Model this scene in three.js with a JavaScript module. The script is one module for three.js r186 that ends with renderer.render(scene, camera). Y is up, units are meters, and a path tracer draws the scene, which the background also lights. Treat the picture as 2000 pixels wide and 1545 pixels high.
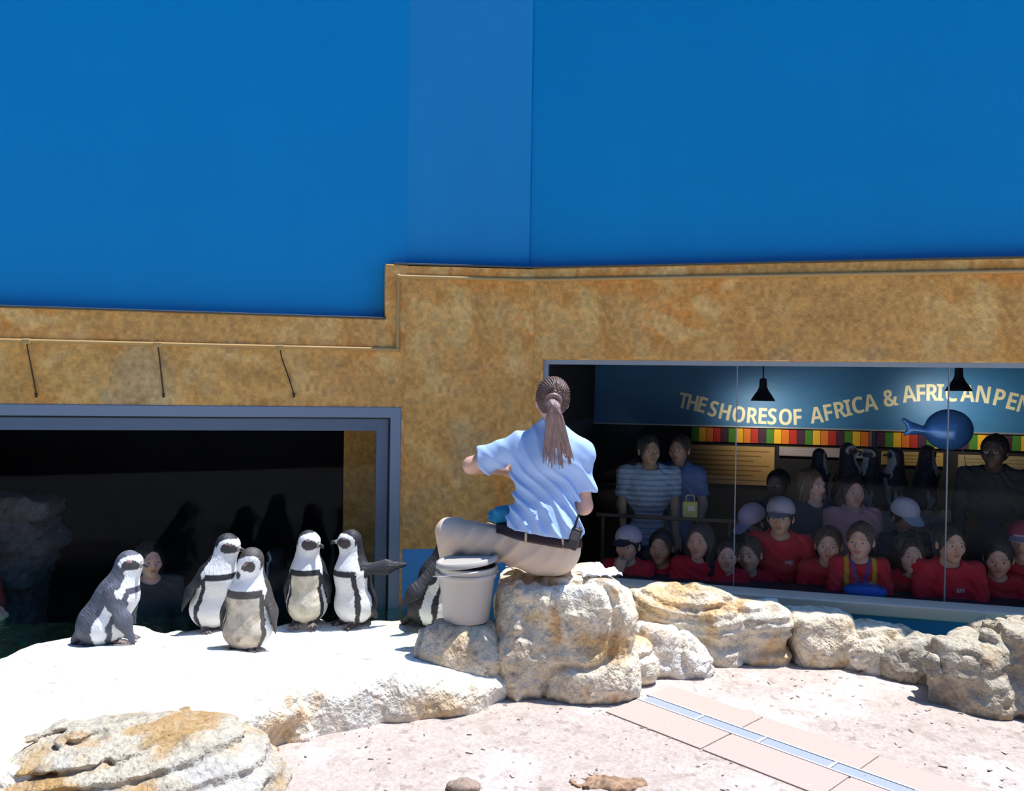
import * as THREE from 'three';
import { Sky } from 'three/addons/objects/Sky.js';
import { mergeGeometries } from 'three/addons/utils/BufferGeometryUtils.js';
import { RoundedBoxGeometry } from 'three/addons/geometries/RoundedBoxGeometry.js';

// ---------- camera, sky, sun, exposure ----------
const scene = new THREE.Scene();
const W = 2000, H = 1545, F = 1600;
const camera = new THREE.PerspectiveCamera(2 * Math.atan(H / 2 / F) * 180 / Math.PI, W / H, 0.05, 200);
const EYE = new THREE.Vector3(0, 1.55, 0);
camera.position.copy(EYE);
camera.rotation.order = 'YXZ';
camera.rotation.set(-0.0115, 0, 0.015);
camera.updateMatrixWorld(true);

const SUN_ELEV = 72 * Math.PI / 180, SUN_BACK = 12.6 * Math.PI / 180;   // from the right, a little behind the walls
const sunDir = new THREE.Vector3(Math.cos(SUN_ELEV) * Math.cos(SUN_BACK), Math.sin(SUN_ELEV), -Math.cos(SUN_ELEV) * Math.sin(SUN_BACK));
const sky = new Sky();
sky.scale.setScalar(1000);
sky.material.uniforms.turbidity.value = 9;
sky.material.uniforms.rayleigh.value = 0.4;
sky.material.uniforms.mieCoefficient.value = 0.004;
sky.material.uniforms.mieDirectionalG.value = 0.8;
sky.material.uniforms.sunPosition.value.copy(sunDir);
sky.material.uniforms.cloudCoverage.value = 0;
const renderer = new THREE.WebGLRenderer({ antialias: true });
const skyScene = new THREE.Scene(); skyScene.add(sky);
scene.environment = new THREE.PMREMGenerator(renderer).fromScene(skyScene).texture;
scene.add(sky);
scene.environmentIntensity = 0.40;
const sun = new THREE.DirectionalLight(new THREE.Color(1, 0.955, 0.88), 7.5);
sun.position.copy(sunDir).multiplyScalar(20).add(new THREE.Vector3(0, 0, -4));
sun.target.position.set(0, 0, -4);
sun.castShadow = true;
sun.shadow.mapSize.set(4096, 4096);
Object.assign(sun.shadow.camera, { left: -7, right: 7, top: 7, bottom: -7, near: 1, far: 40 });
scene.add(sun, sun.target);
renderer.shadowMap.enabled = true;
renderer.toneMapping = THREE.LinearToneMapping;
renderer.toneMappingExposure = 0.92;

// ---------- helpers ----------
function rng(seed) { let s = seed >>> 0; return () => { s = (s + 0x6d2b79f5) | 0; let t = Math.imul(s ^ (s >>> 15), 1 | s); t = (t + Math.imul(t ^ (t >>> 7), 61 | t)) ^ t; return ((t ^ (t >>> 14)) >>> 0) / 4294967296; }; }
const PERM = new Uint8Array(512), GR = new Float32Array(512);
{ const r = rng(7), p = [...Array(256).keys()]; for (let i = 255; i > 0; i--) { const j = Math.floor(r() * (i + 1)); [p[i], p[j]] = [p[j], p[i]]; } for (let i = 0; i < 512; i++) { PERM[i] = p[i & 255]; GR[i] = r() * 2 - 1; } }
const fade = (t) => t * t * t * (t * (t * 6 - 15) + 10), lerp = (a, b, t) => a + (b - a) * t, clamp = (x, a, b) => x < a ? a : x > b ? b : x;
const sstep = (a, b, x) => { const t = clamp((x - a) / (b - a), 0, 1); return t * t * (3 - 2 * t); };
function noise3(x, y, z) {   // value noise, -1..1
  const xi = Math.floor(x), yi = Math.floor(y), zi = Math.floor(z), u = fade(x - xi), v = fade(y - yi), w = fade(z - zi);
  const h = (a, b, c) => GR[PERM[PERM[PERM[a & 255] + (b & 255)] + (c & 255)]];
  return lerp(lerp(lerp(h(xi, yi, zi), h(xi + 1, yi, zi), u), lerp(h(xi, yi + 1, zi), h(xi + 1, yi + 1, zi), u), v),
    lerp(lerp(h(xi, yi, zi + 1), h(xi + 1, yi, zi + 1), u), lerp(h(xi, yi + 1, zi + 1), h(xi + 1, yi + 1, zi + 1), u), v), w);
}
function fbm3(x, y, z, o) { let s = 0, a = 0.5, n = 0; for (let i = 0; i < o; i++) { s += a * noise3(x, y, z); n += a; a *= 0.5; x = x * 2.03 + 7.1; y = y * 2.03 + 3.3; z = z * 2.03 + 5.7; } return s / n; }
function pnoise(x, y, p) {   // periodic 2-D
  const xi = Math.floor(x), yi = Math.floor(y), u = fade(x - xi), v = fade(y - yi), m = (k) => ((k % p) + p) % p;
  const h = (a, b) => GR[PERM[PERM[m(a) & 255] + (m(b) & 255)]];
  return lerp(lerp(h(xi, yi), h(xi + 1, yi), u), lerp(h(xi, yi + 1), h(xi + 1, yi + 1), u), v);
}
function pfbm(x, y, p, o) { let s = 0, a = 0.5, n = 0; for (let i = 0; i < o; i++) { s += a * pnoise(x + i * 13, y + i * 29, p); n += a; a *= 0.55; x *= 2; y *= 2; p *= 2; } return s / n; }
const toS = (c) => c <= 0.0031308 ? c * 12.92 : 1.055 * Math.pow(c, 1 / 2.4) - 0.055;
const lin = (r, g, b) => [r, g, b].map((v) => { v /= 255; return v <= 0.04045 ? v / 12.92 : Math.pow((v + 0.055) / 1.055, 2.4); });
const mix3 = (a, b, t) => [a[0] + (b[0] - a[0]) * t, a[1] + (b[1] - a[1]) * t, a[2] + (b[2] - a[2]) * t];
const LC = (a) => new THREE.Color().setRGB(a[0], a[1], a[2]);
function makeTex(n, rep, fn, srgb = true) {   // fn(u,v) -> linear rgb 0..1 (or grey)
  const d = new Uint8Array(n * n * 4);
  for (let j = 0; j < n; j++) for (let i = 0; i < n; i++) { const c = fn(i / n, j / n), k = (j * n + i) * 4; for (let q = 0; q < 3; q++) { const v = Array.isArray(c) ? c[q] : c; d[k + q] = clamp((srgb ? toS(v) : v) * 255, 0, 255); } d[k + 3] = 255; }
  const t = new THREE.DataTexture(d, n, n); t.wrapS = t.wrapT = THREE.RepeatWrapping; t.magFilter = THREE.LinearFilter; t.minFilter = THREE.LinearMipmapLinearFilter; t.generateMipmaps = true;
  if (srgb) t.colorSpace = THREE.SRGBColorSpace; t.repeat.set(rep, rep); t.needsUpdate = true; return t;
}
const std = (o) => new THREE.MeshStandardMaterial(o);
const phy = (o) => new THREE.MeshPhysicalMaterial(o);
const mat = (r, g, b, rough = 0.7, extra = {}) => std({ color: LC(lin(r, g, b)), roughness: rough, ...extra });

const used = {};
function uniq(name) { const k = used[name] = (used[name] ?? -1) + 1; return k ? name + '_' + String(k).padStart(3, '0') : name; }
function shade(o) { o.traverse((m) => { if (m.isMesh) { m.castShadow = true; m.receiveShadow = true; } }); return o; }
function thing(name, label, category, pos = [0, 0, 0], turn = 0, group) { const g = new THREE.Group(); g.name = uniq(name); g.position.set(...pos); g.rotation.y = turn; g.userData = { label, category }; if (group) g.userData.group = group; scene.add(g); return g; }
function part(parent, name, geo, material, label) { const m = new THREE.Mesh(geo, material); m.name = name; m.castShadow = m.receiveShadow = true; if (label) m.userData.label = label; parent.add(m); return m; }
function single(name, label, category, geo, material, group) { const m = new THREE.Mesh(geo, material); m.name = uniq(name); m.castShadow = m.receiveShadow = true; m.userData = { label, category }; if (group) m.userData.group = group; scene.add(m); return m; }
function structGroup(name, label) { const g = new THREE.Group(); g.name = name; g.userData = { kind: 'structure', label, category: name.split('_')[0] }; scene.add(g); return g; }
const box = (w, h, d, x = 0, y = 0, z = 0) => new THREE.BoxGeometry(w, h, d).translate(x, y, z);
const rb = (w, h, d, r, x = 0, y = 0, z = 0) => new RoundedBoxGeometry(w, h, d, 2, r).translate(x, y, z);
function tube(pts, r, seg = 40, rs = 8) { return new THREE.TubeGeometry(new THREE.CatmullRomCurve3(pts.map((p) => new THREE.Vector3(...p)), false, 'centripetal'), seg, r, rs); }
function rod(a, b, r, rs = 8) { return new THREE.TubeGeometry(new THREE.LineCurve3(new THREE.Vector3(...a), new THREE.Vector3(...b)), 1, r, rs); }

// a point of the photograph's frame at a given distance ahead, as a place in the world
function ray(px, py) { const v = new THREE.Vector3((px - W / 2) / F, -(py - H / 2) / F, -1).applyQuaternion(camera.quaternion); return v; }
function at(px, py, depth) { const v = ray(px, py); return EYE.clone().addScaledVector(v, depth / -v.z); }   // depth along -z of the world
const plan = (px, depth) => { const p = at(px, 770, depth); return [p.x, p.z]; };
const yAt = (px, py, depth) => at(px, py, depth).y;

// ---------- implicit surfaces ----------
const smin = (a, b, k) => { const h = Math.max(k - Math.abs(a - b), 0) / k; return Math.min(a, b) - h * h * k * 0.25; };
const smax = (a, b, k) => -smin(-a, -b, k);
function cap(a, b, ra, rb_ = ra) {
  const dx = b[0] - a[0], dy = b[1] - a[1], dz = b[2] - a[2], l2 = dx * dx + dy * dy + dz * dz || 1e-9;
  return (x, y, z) => { let px = x - a[0], py = y - a[1], pz = z - a[2]; let t = (px * dx + py * dy + pz * dz) / l2; t = t < 0 ? 0 : t > 1 ? 1 : t; px -= dx * t; py -= dy * t; pz -= dz * t; return Math.sqrt(px * px + py * py + pz * pz) - (ra + (rb_ - ra) * t); };
}
function fcap(a, b, ra, rb_, n, flat) {   // tapered capsule flattened along n
  const L = Math.hypot(...n); n = n.map((v) => v / L);
  const dx = b[0] - a[0], dy = b[1] - a[1], dz = b[2] - a[2], l2 = dx * dx + dy * dy + dz * dz || 1e-9;
  return (x, y, z) => { let px = x - a[0], py = y - a[1], pz = z - a[2]; let t = (px * dx + py * dy + pz * dz) / l2; t = t < 0 ? 0 : t > 1 ? 1 : t; px -= dx * t; py -= dy * t; pz -= dz * t; const q = px * n[0] + py * n[1] + pz * n[2], e = q * (flat - 1); px += n[0] * e; py += n[1] * e; pz += n[2] * e; return (Math.sqrt(px * px + py * py + pz * pz) - (ra + (rb_ - ra) * t)) / flat; };
}
function ell(c, r, yaw = 0, pitch = 0) {
  const cy = Math.cos(yaw), sy = Math.sin(yaw), cp = Math.cos(pitch), sp = Math.sin(pitch);
  return (x, y, z) => { let px = x - c[0], py = y - c[1], pz = z - c[2]; const ax = px * cy - pz * sy, az = px * sy + pz * cy; const by = py * cp + az * sp, bz = -py * sp + az * cp; const k0 = Math.hypot(ax / r[0], by / r[1], bz / r[2]), k1 = Math.hypot(ax / (r[0] * r[0]), by / (r[1] * r[1]), bz / (r[2] * r[2])); return k1 < 1e-9 ? -Math.min(...r) : k0 * (k0 - 1) / k1; };
}
function rbx(c, h, r, yaw = 0, tilt = 0) {
  const cy = Math.cos(yaw), sy = Math.sin(yaw), ct = Math.cos(tilt), st = Math.sin(tilt);
  return (x, y, z) => { let px = x - c[0], py = y - c[1], pz = z - c[2]; const ax = px * cy - pz * sy, az = px * sy + pz * cy; const bx = ax * ct + py * st, by = -ax * st + py * ct; const qx = Math.abs(bx) - h[0] + r, qy = Math.abs(by) - h[1] + r, qz = Math.abs(az) - h[2] + r; return Math.hypot(Math.max(qx, 0), Math.max(qy, 0), Math.max(qz, 0)) + Math.min(Math.max(qx, qy, qz), 0) - r; };
}
const uni = (list, k) => (x, y, z) => { let d = list[0](x, y, z); for (let i = 1; i < list.length; i++) d = smin(d, list[i](x, y, z), k); return d; };

function boxUV(geo) {   // uv in metres from the side each triangle faces
  const g = geo.toNonIndexed(), p = g.attributes.position.array, uv = new Float32Array(p.length / 3 * 2), a = new THREE.Vector3(), b = new THREE.Vector3();
  for (let i = 0, q = 0; i < p.length; i += 9, q += 6) { a.set(p[i + 3] - p[i], p[i + 4] - p[i + 1], p[i + 5] - p[i + 2]); b.set(p[i + 6] - p[i], p[i + 7] - p[i + 1], p[i + 8] - p[i + 2]); a.cross(b); const X = Math.abs(a.x), Y = Math.abs(a.y), Z = Math.abs(a.z), u = X > Y && X > Z ? 2 : 0, v = Y > X && Y > Z ? 2 : 1; for (let k = 0; k < 3; k++) { uv[q + k * 2] = p[i + k * 3 + u]; uv[q + k * 2 + 1] = p[i + k * 3 + v] + (v === 2 ? 0.37 : 0); } }
  g.setAttribute('uv', new THREE.BufferAttribute(uv, 2)); return g;
}
function meshSDF(f, lo, hi, cell, color, uvf) {
  const nx = Math.ceil((hi[0] - lo[0]) / cell) + 1, ny = Math.ceil((hi[1] - lo[1]) / cell) + 1, nz = Math.ceil((hi[2] - lo[2]) / cell) + 1;
  const g = new Float32Array(nx * ny * nz), sx = 1, sy = nx, sz = nx * ny, B = 6, rad = cell * B * 0.5 * 1.7320508 * 1.25 + cell;
  for (let bz = 0; bz < nz; bz += B) for (let by = 0; by < ny; by += B) for (let bx = 0; bx < nx; bx += B) {
    const ex = Math.min(bx + B, nx), ey = Math.min(by + B, ny), ez = Math.min(bz + B, nz);
    const c = f(lo[0] + (bx + B / 2) * cell, lo[1] + (by + B / 2) * cell, lo[2] + (bz + B / 2) * cell), skip = Math.abs(c) > rad;
    for (let k = bz; k < ez; k++) for (let j = by; j < ey; j++) for (let i = bx; i < ex; i++) g[i + j * sy + k * sz] = skip ? c : f(lo[0] + i * cell, lo[1] + j * cell, lo[2] + k * cell);
  }
  const id = new Int32Array(nx * ny * nz).fill(-1), pos = [], idx = [];
  const off = [0, sx, sy, sx + sy, sz, sx + sz, sy + sz, sx + sy + sz], E = [[0, 1], [2, 3], [4, 5], [6, 7], [0, 2], [1, 3], [4, 6], [5, 7], [0, 4], [1, 5], [2, 6], [3, 7]];
  for (let k = 0; k < nz - 1; k++) for (let j = 0; j < ny - 1; j++) for (let i = 0; i < nx - 1; i++) {
    const b = i + j * sy + k * sz; let m = 0;
    for (let q = 0; q < 8; q++) if (g[b + off[q]] < 0) m++;
    if (m === 0 || m === 8) continue;
    let x = 0, y = 0, z = 0, n = 0;
    for (const [p, q] of E) { const a = g[b + off[p]], c = g[b + off[q]]; if ((a < 0) === (c < 0)) continue; const t = a / (a - c); x += (p & 1) + ((q & 1) - (p & 1)) * t; y += ((p >> 1) & 1) + (((q >> 1) & 1) - ((p >> 1) & 1)) * t; z += (p >> 2) + ((q >> 2) - (p >> 2)) * t; n++; }
    id[b] = pos.length / 3; pos.push(lo[0] + (i + x / n) * cell, lo[1] + (j + y / n) * cell, lo[2] + (k + z / n) * cell);
  }
  for (let k = 1; k < nz - 1; k++) for (let j = 1; j < ny - 1; j++) for (let i = 1; i < nx - 1; i++) {
    const b = i + j * sy + k * sz, s = g[b] < 0;
    if (s !== g[b + sx] < 0) { const a = id[b - sy - sz], c = id[b - sz], d = id[b], e = id[b - sy]; s ? idx.push(a, c, d, a, d, e) : idx.push(a, d, c, a, e, d); }
    if (s !== g[b + sy] < 0) { const a = id[b - sx - sz], c = id[b - sx], d = id[b], e = id[b - sz]; s ? idx.push(a, c, d, a, d, e) : idx.push(a, d, c, a, e, d); }
    if (s !== g[b + sz] < 0) { const a = id[b - sx - sy], c = id[b - sy], d = id[b], e = id[b - sx]; s ? idx.push(a, c, d, a, d, e) : idx.push(a, d, c, a, e, d); }
  }
  const geo = new THREE.BufferGeometry();
  geo.setAttribute('position', new THREE.Float32BufferAttribute(pos, 3)); geo.setIndex(idx); geo.computeVertexNormals();
  const n = geo.attributes.normal.array, uv = new Float32Array(pos.length / 3 * 2), col = color ? new Float32Array(pos.length) : null;
  for (let i = 0, q = 0; i < pos.length; i += 3, q += 2) {
    const x = pos[i], y = pos[i + 1], z = pos[i + 2];
    uv[q] = x * 0.8 + z * 0.6; uv[q + 1] = y * 0.9 + z * 0.5 - x * 0.35;
    if (color) { const c = color(x, y, z, n[i], n[i + 1], n[i + 2]); col[i] = c[0]; col[i + 1] = c[1]; col[i + 2] = c[2]; }
  }
  geo.setAttribute('uv', new THREE.BufferAttribute(uv, 2));
  if (color) geo.setAttribute('color', new THREE.BufferAttribute(col, 3));
  return geo;
}

// ---------- materials ----------
const stuccoMap = makeTex(1024, 0.42, (u, v) => {
  const wx = pfbm(u * 6, v * 6, 6, 4), wy = pfbm(u * 6 + 31, v * 6 + 17, 6, 4);
  const a = pfbm(u * 7 + wx * 1.1, v * 7 + wy * 1.1, 7, 5), b = pfbm(u * 16 + wy * 1.6, v * 16 - wx * 1.6, 16, 4), f = pfbm(u * 90, v * 90, 90, 3);
  let c = mix3([0.67, 0.35, 0.095], [0.71, 0.295, 0.06], sstep(-0.15, 0.45, a));
  c = mix3(c, [0.72, 0.455, 0.16], sstep(0.05, 0.5, b) * 0.75);
  c = mix3(c, [0.40, 0.205, 0.065], sstep(0.2, 0.6, -a * 0.6 + b * 0.4) * 0.5);
  c = mix3(c, [0.46, 0.36, 0.2], sstep(0.1, 0.5, wy * 0.7 - wx * 0.4) * 0.5); const k = 1 + f * 0.34 + b * 0.22; return [c[0] * k, c[1] * k, c[2] * k];
});
const grainBump = makeTex(512, 3, (u, v) => 0.5 + 0.35 * pfbm(u * 60, v * 60, 60, 3) + 0.15 * pfbm(u * 12, v * 12, 12, 2), false);
const stucco = std({ map: stuccoMap, roughness: 0.9, bumpMap: grainBump, bumpScale: 0.006 });
const blueMap = makeTex(512, 0.35, (u, v) => { const a = pfbm(u * 5, v * 5, 5, 4), s = pfbm(u * 40, v * 3, 8, 2) * 0.02; const k = 1 + a * 0.05 + s; return [0.003 * k, 0.225 * k, 0.49 * k]; });
const bluePaint = std({ map: blueMap, roughness: 0.22 });
const blueMatt = std({ map: blueMap, roughness: 0.85 });
const blueBand = mat(58, 140, 205, 0.6);
const frameMetal = mat(118, 132, 152, 0.45, { metalness: 0.15 });
const frameDark = mat(88, 104, 128, 0.5, { metalness: 0.1 });
const seal = mat(14, 18, 24, 0.8);
const glass = phy({ color: 0xffffff, transmission: 1, thickness: 0, roughness: 0, ior: 1.09 });
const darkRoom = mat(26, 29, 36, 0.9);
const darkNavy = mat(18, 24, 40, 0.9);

// ---------- the walls round the pool ----------
const dL = (px) => 5.65 / (1 + 0.22 * (1000 - px) / F), dR = (px) => 5.6 / (1 + 0.256 * (px - 1000) / F);
function wallFrame(a, b) {   // a, b: [x, z]; local x along the wall to the right, z towards the pool
  const ux = b[0] - a[0], uz = b[1] - a[1], len = Math.hypot(ux, uz), th = Math.atan2(-uz, ux), o = new THREE.Object3D();
  o.position.set(a[0], 0, a[1]); o.rotation.y = th; o.updateMatrixWorld(true);
  const inv = o.matrixWorld.clone().invert(), e = EYE.clone().applyMatrix4(inv);
  return { o, len, th, a, put(g) { g.position.set(a[0], 0, a[1]); g.rotation.y = th; return g; },
    hit(px, py, off = 0) { const d = ray(px, py).transformDirection(inv), t = (off - e.z) / d.z; return [e.x + d.x * t, e.y + d.y * t]; },
    world(x, y, z) { return new THREE.Vector3(x, y, z).applyMatrix4(o.matrixWorld); } };
}
const PL0 = plan(-300, dL(-300)), PL1 = plan(790, dL(790)), PM1 = plan(1040, dR(1040)), PR1 = plan(2320, dR(2320));
const WL = wallFrame(PL0, PL1), WM = wallFrame(PL1, PM1), WR = wallFrame(PM1, PR1);
const shapeOf = (pts) => new THREE.Shape(pts.map((p) => new THREE.Vector2(...p)));
const ring = (x0, x1, y0, y1, w, d, z) => { const s = shapeOf([[x0, y0], [x1, y0], [x1, y1], [x0, y1]]); s.holes.push(new THREE.Path([[x0 + w, y0 + w], [x0 + w, y1 - w], [x1 - w, y1 - w], [x1 - w, y0 + w]].map((p) => new THREE.Vector2(...p)))); return new THREE.ExtrudeGeometry(s, { depth: d, bevelEnabled: true, bevelSize: 0.004, bevelThickness: 0.004, bevelSegments: 1 }).translate(0, 0, z); };
const TH = 0.12, DEEP = -0.85, TOP = 4.25;
const topLow = (WL.hit(0, 598)[1] + WL.hit(740, 628)[1]) / 2, topHigh = (WM.hit(800, 520)[1] + WR.hit(1500, 516)[1]) / 2;
const STEPX = WL.hit(755, 560)[0];
// left stucco wall with the big window
const w1 = { x0: 0.25, x1: WL.hit(781, 900)[0], y0: -0.62, y1: (WL.hit(20, 790)[1] + WL.hit(760, 797)[1]) / 2 };
const wallLeft = WL.put(structGroup('wall_left', 'mottled tan stucco wall round the wide dark window'));
{
  const s = shapeOf([[-0.3, DEEP], [WL.len, DEEP], [WL.len, topHigh], [STEPX, topHigh], [STEPX, topLow], [-0.3, topLow]]);
  s.holes.push(new THREE.Path([[w1.x0, w1.y0], [w1.x0, w1.y1], [w1.x1, w1.y1], [w1.x1, w1.y0]].map((p) => new THREE.Vector2(...p))));
  part(wallLeft, 'stucco_panel', new THREE.ExtrudeGeometry(s, { depth: TH - 0.02, bevelEnabled: true, bevelSize: 0.008, bevelThickness: 0.01, bevelSegments: 2 }).translate(0, 0, -TH + 0.01), stucco);
  part(wallLeft, 'coping', rb(STEPX + 0.3, 0.012, TH + 0.03, 0.004, (STEPX - 0.3) / 2, topLow + 0.012, -TH / 2), mat(70, 72, 70, 0.6), 'thin dark metal coping strip');
}
// middle pier
const bandMid = WM.hit(800, 1072)[1];
const wallMid = WM.put(structGroup('wall_center', 'tan stucco pier between the two windows'));
part(wallMid, 'stucco_panel', new THREE.ExtrudeGeometry(shapeOf([[0, bandMid], [WM.len, bandMid], [WM.len, topHigh], [0, topHigh]]), { depth: TH, bevelEnabled: false }).translate(0, 0, -TH + 0.004), stucco);
part(wallMid, 'painted_base', box(WM.len, bandMid - DEEP, TH, WM.len / 2, (bandMid + DEEP) / 2, -TH / 2), blueBand, 'bright blue painted base of the pier');
part(wallMid, 'coping', rb(WM.len + 0.1, 0.012, TH + 0.03, 0.004, WM.len / 2 - 0.03, topHigh + 0.012, -TH / 2), mat(70, 72, 70, 0.6), 'thin dark metal coping strip');
// right stucco wall
const w2 = { x0: WR.hit(1056, 800)[0], x1: WR.len - 0.15, y0: (WR.hit(1450, 1147)[1] + WR.hit(1980, 1189)[1]) / 2 - 0.05, y1: (WR.hit(1080, 700)[1] + WR.hit(1960, 706)[1]) / 2 };
const bandR = (WR.hit(1660, 1196)[1] + WR.hit(1900, 1212)[1]) / 2;
const wallRight = WR.put(structGroup('wall_right', 'mottled tan stucco wall round the visitors window'));
{
  const s = shapeOf([[0, bandR], [WR.len + 0.3, bandR], [WR.len + 0.3, topHigh], [0, topHigh]]);
  s.holes.push(new THREE.Path([[w2.x0, w2.y0], [w2.x0, w2.y1], [w2.x1, w2.y1], [w2.x1, w2.y0]].map((p) => new THREE.Vector2(...p))));
  part(wallRight, 'stucco_panel', new THREE.ExtrudeGeometry(s, { depth: TH - 0.02, bevelEnabled: true, bevelSize: 0.008, bevelThickness: 0.01, bevelSegments: 2 }).translate(0, 0, -TH + 0.01), stucco);
  part(wallRight, 'painted_base', box(WR.len + 0.3, bandR - DEEP, TH, (WR.len + 0.3) / 2, (bandR + DEEP) / 2, -TH / 2 + 0.004), blueBand, 'bright blue painted base under the window');
  part(wallRight, 'coping', rb(WR.len + 0.3, 0.012, TH + 0.03, 0.004, (WR.len + 0.3) / 2, topHigh + 0.012, -TH / 2), mat(70, 72, 70, 0.6), 'thin dark metal coping strip');
}
// the tall blue walls above
function blueWall(Wf, name, label, x0, x1, y0, m) { const g = Wf.put(structGroup(name, label)); part(g, 'painted_panel', box(x1 - x0, TOP - y0, 0.12, (x0 + x1) / 2, (TOP + y0) / 2, -TH - 0.06), m); return g; }
const cL = WL.hit(797, 300, -TH)[0], cM0 = WM.hit(797, 300, -TH - 0.0)[0], cM1 = WM.hit(1037, 300, -TH)[0], cR = WR.hit(1037, 300, -TH)[0];
blueWall(WL, 'wall_upper_left', 'tall deep blue painted wall above the dark window', -0.3, cL + 0.02, topLow - 0.25, bluePaint);
blueWall(WM, 'wall_upper_center', 'narrow matt blue facet between the two tall blue walls', cM0, cM1, topHigh - 0.25, blueMatt);
blueWall(WR, 'wall_upper_right', 'tall bright blue painted wall above the visitors window', cR - 0.02, WR.len + 0.3, topHigh - 0.25, bluePaint);

// added unseen wall behind the camera, there to darken the reflections in the panes
{ const g = structGroup('wall_added_rear', 'added dark brown wall, unseen behind the photographer, darkening the pane reflections'); part(g, 'panel', box(16, 2.8, 0.3, 0, 1.4, 4.2), mat(70, 58, 46, 0.9)); }

// window 1: dark viewing window
const win1 = WL.put(structGroup('window_1', 'wide dark viewing window in a double grey metal frame'));
{
  const { x0, x1, y0, y1 } = w1, a = 0.062, b = 0.078;
  part(win1, 'outer_frame', ring(x0, x1, y0, y1, a, 0.05, -0.045), frameMetal);
  part(win1, 'gasket', ring(x0 + a - 0.004, x1 - a + 0.004, y0 + a - 0.004, y1 - a + 0.004, 0.022, 0.02, -0.06), seal, 'black rubber gasket line');
  part(win1, 'inner_frame', ring(x0 + a + 0.012, x1 - a - 0.012, y0 + a + 0.012, y1 - a - 0.012, b, 0.045, -0.085), frameDark);
  part(win1, 'pane', box(x1 - x0 - 2 * (a + b), y1 - y0 - 2 * (a + b), 0.004, (x0 + x1) / 2, (y0 + y1) / 2, -0.085), glass);
}
// window 2: visitors window in three panes
const win2 = WR.put(structGroup('window_2', 'long visitors window of three panes above a pale sill'));
{
  const { x0, x1, y0, y1 } = w2, a = 0.034;
  part(win2, 'frame', ring(x0, x1, y0, y1, a, 0.05, -0.085), mat(140, 152, 166, 0.45, { metalness: 0.15 }));
  const j = [x0 + a, WR.hit(1437, 900, -0.07)[0], WR.hit(1850, 900, -0.07)[0], x1 - a];
  for (let i = 0; i < 3; i++) part(win2, 'pane', box(j[i + 1] - j[i] - 0.004, y1 - y0 - 2 * a, 0.004, (j[i] + j[i + 1]) / 2, (y0 + y1) / 2, -0.07), glass);
  for (let i = 1; i < 3; i++) part(win2, 'joint', box(0.007, y1 - y0 - 2 * a, 0.012, j[i], (y0 + y1) / 2, -0.07), mat(128, 134, 140, 0.5), 'thin pale vertical glass joint');
  const sh = WR.hit(1700, 1166)[1] - WR.hit(1700, 1190)[1];
  part(win2, 'sill', rb(x1 - x0 + 0.1, sh, 0.19, 0.012, (x0 + x1) / 2, y0 - sh / 2 + 0.042, 0.02), mat(240, 218, 188, 0.6), 'pale grey rounded ledge under the glass');
}
// rooms behind the windows
function room(Wf, side, x0, x1, zb, y0, y1, wallM, floorM, ceilM, label) {
  const t = 0.1, zf = -TH - 0.001, xm = (x0 + x1) / 2, zm = (zf + zb) / 2, bx = (n, l, w, h, d, x, y, z, m) => { const g = new THREE.Mesh(box(w, h, d, x, y, z), m); g.name = n; g.userData = { kind: 'structure', label: l, category: n.split('_')[0] }; g.castShadow = g.receiveShadow = true; scene.add(Wf.put(g)); return g; };
  bx('floor_' + side, 'dark floor of the ' + label, x1 - x0, t, zf - zb, xm, y0 - t / 2, zm, floorM);
  bx('ceiling_' + side, 'dark ceiling of the ' + label, x1 - x0, t, zf - zb, xm, y1 + t / 2, zm, ceilM);
  bx('wall_back_' + side, 'dark back wall of the ' + label, x1 - x0, y1 - y0 + 2 * t, t, xm, (y0 + y1) / 2, zb - t / 2, wallM);
  bx('wall_end_a_' + side, 'dark left end wall of the ' + label, t, y1 - y0 + 2 * t, zf - zb, x0 - t / 2, (y0 + y1) / 2, zm, wallM);
  bx('wall_end_b_' + side, 'dark right end wall of the ' + label, t, y1 - y0 + 2 * t, zf - zb, x1 + t / 2, (y0 + y1) / 2, zm, wallM);
}
const FLOOR = -0.72, FLOOR_L = -1.25;
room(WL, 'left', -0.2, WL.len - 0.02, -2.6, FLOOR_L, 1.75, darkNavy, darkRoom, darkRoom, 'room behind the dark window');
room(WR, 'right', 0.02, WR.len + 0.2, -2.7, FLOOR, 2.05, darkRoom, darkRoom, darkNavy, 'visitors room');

// ---------- ground, pool and water ----------
const groundMap = makeTex(1024, 0.5, (u, v) => {
  const a = pfbm(u * 5, v * 5, 5, 5), b = pfbm(u * 24, v * 24, 24, 4), f = pfbm(u * 150, v * 150, 150, 2), d = pfbm(u * 60 + 9, v * 44, 44, 3);
  let c = mix3([0.44, 0.36, 0.305], [0.54, 0.47, 0.42], sstep(-0.3, 0.4, a));
  c = mix3(c, [0.32, 0.245, 0.195], sstep(0.12, 0.5, b) * 0.45);
  c = mix3(c, [0.235, 0.175, 0.14], sstep(0.36, 0.66, d) * 0.6);
  const k = 1 + f * 0.18; return [c[0] * k, c[1] * k, c[2] * k];
});
const groundMat = std({ map: groundMap, roughness: 0.95, bumpMap: grainBump, bumpScale: 0.004 });
const flatXZ = (pts, y1, depth) => new THREE.ExtrudeGeometry(shapeOf(pts.map(([x, d]) => [x, d])), { depth, bevelEnabled: false }).rotateX(-Math.PI / 2).translate(0, y1 - depth, 0);   // pts: [x, distance ahead]
const ground = structGroup('floor', 'sunlit sandy pinkish concrete ground of the enclosure');
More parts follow.
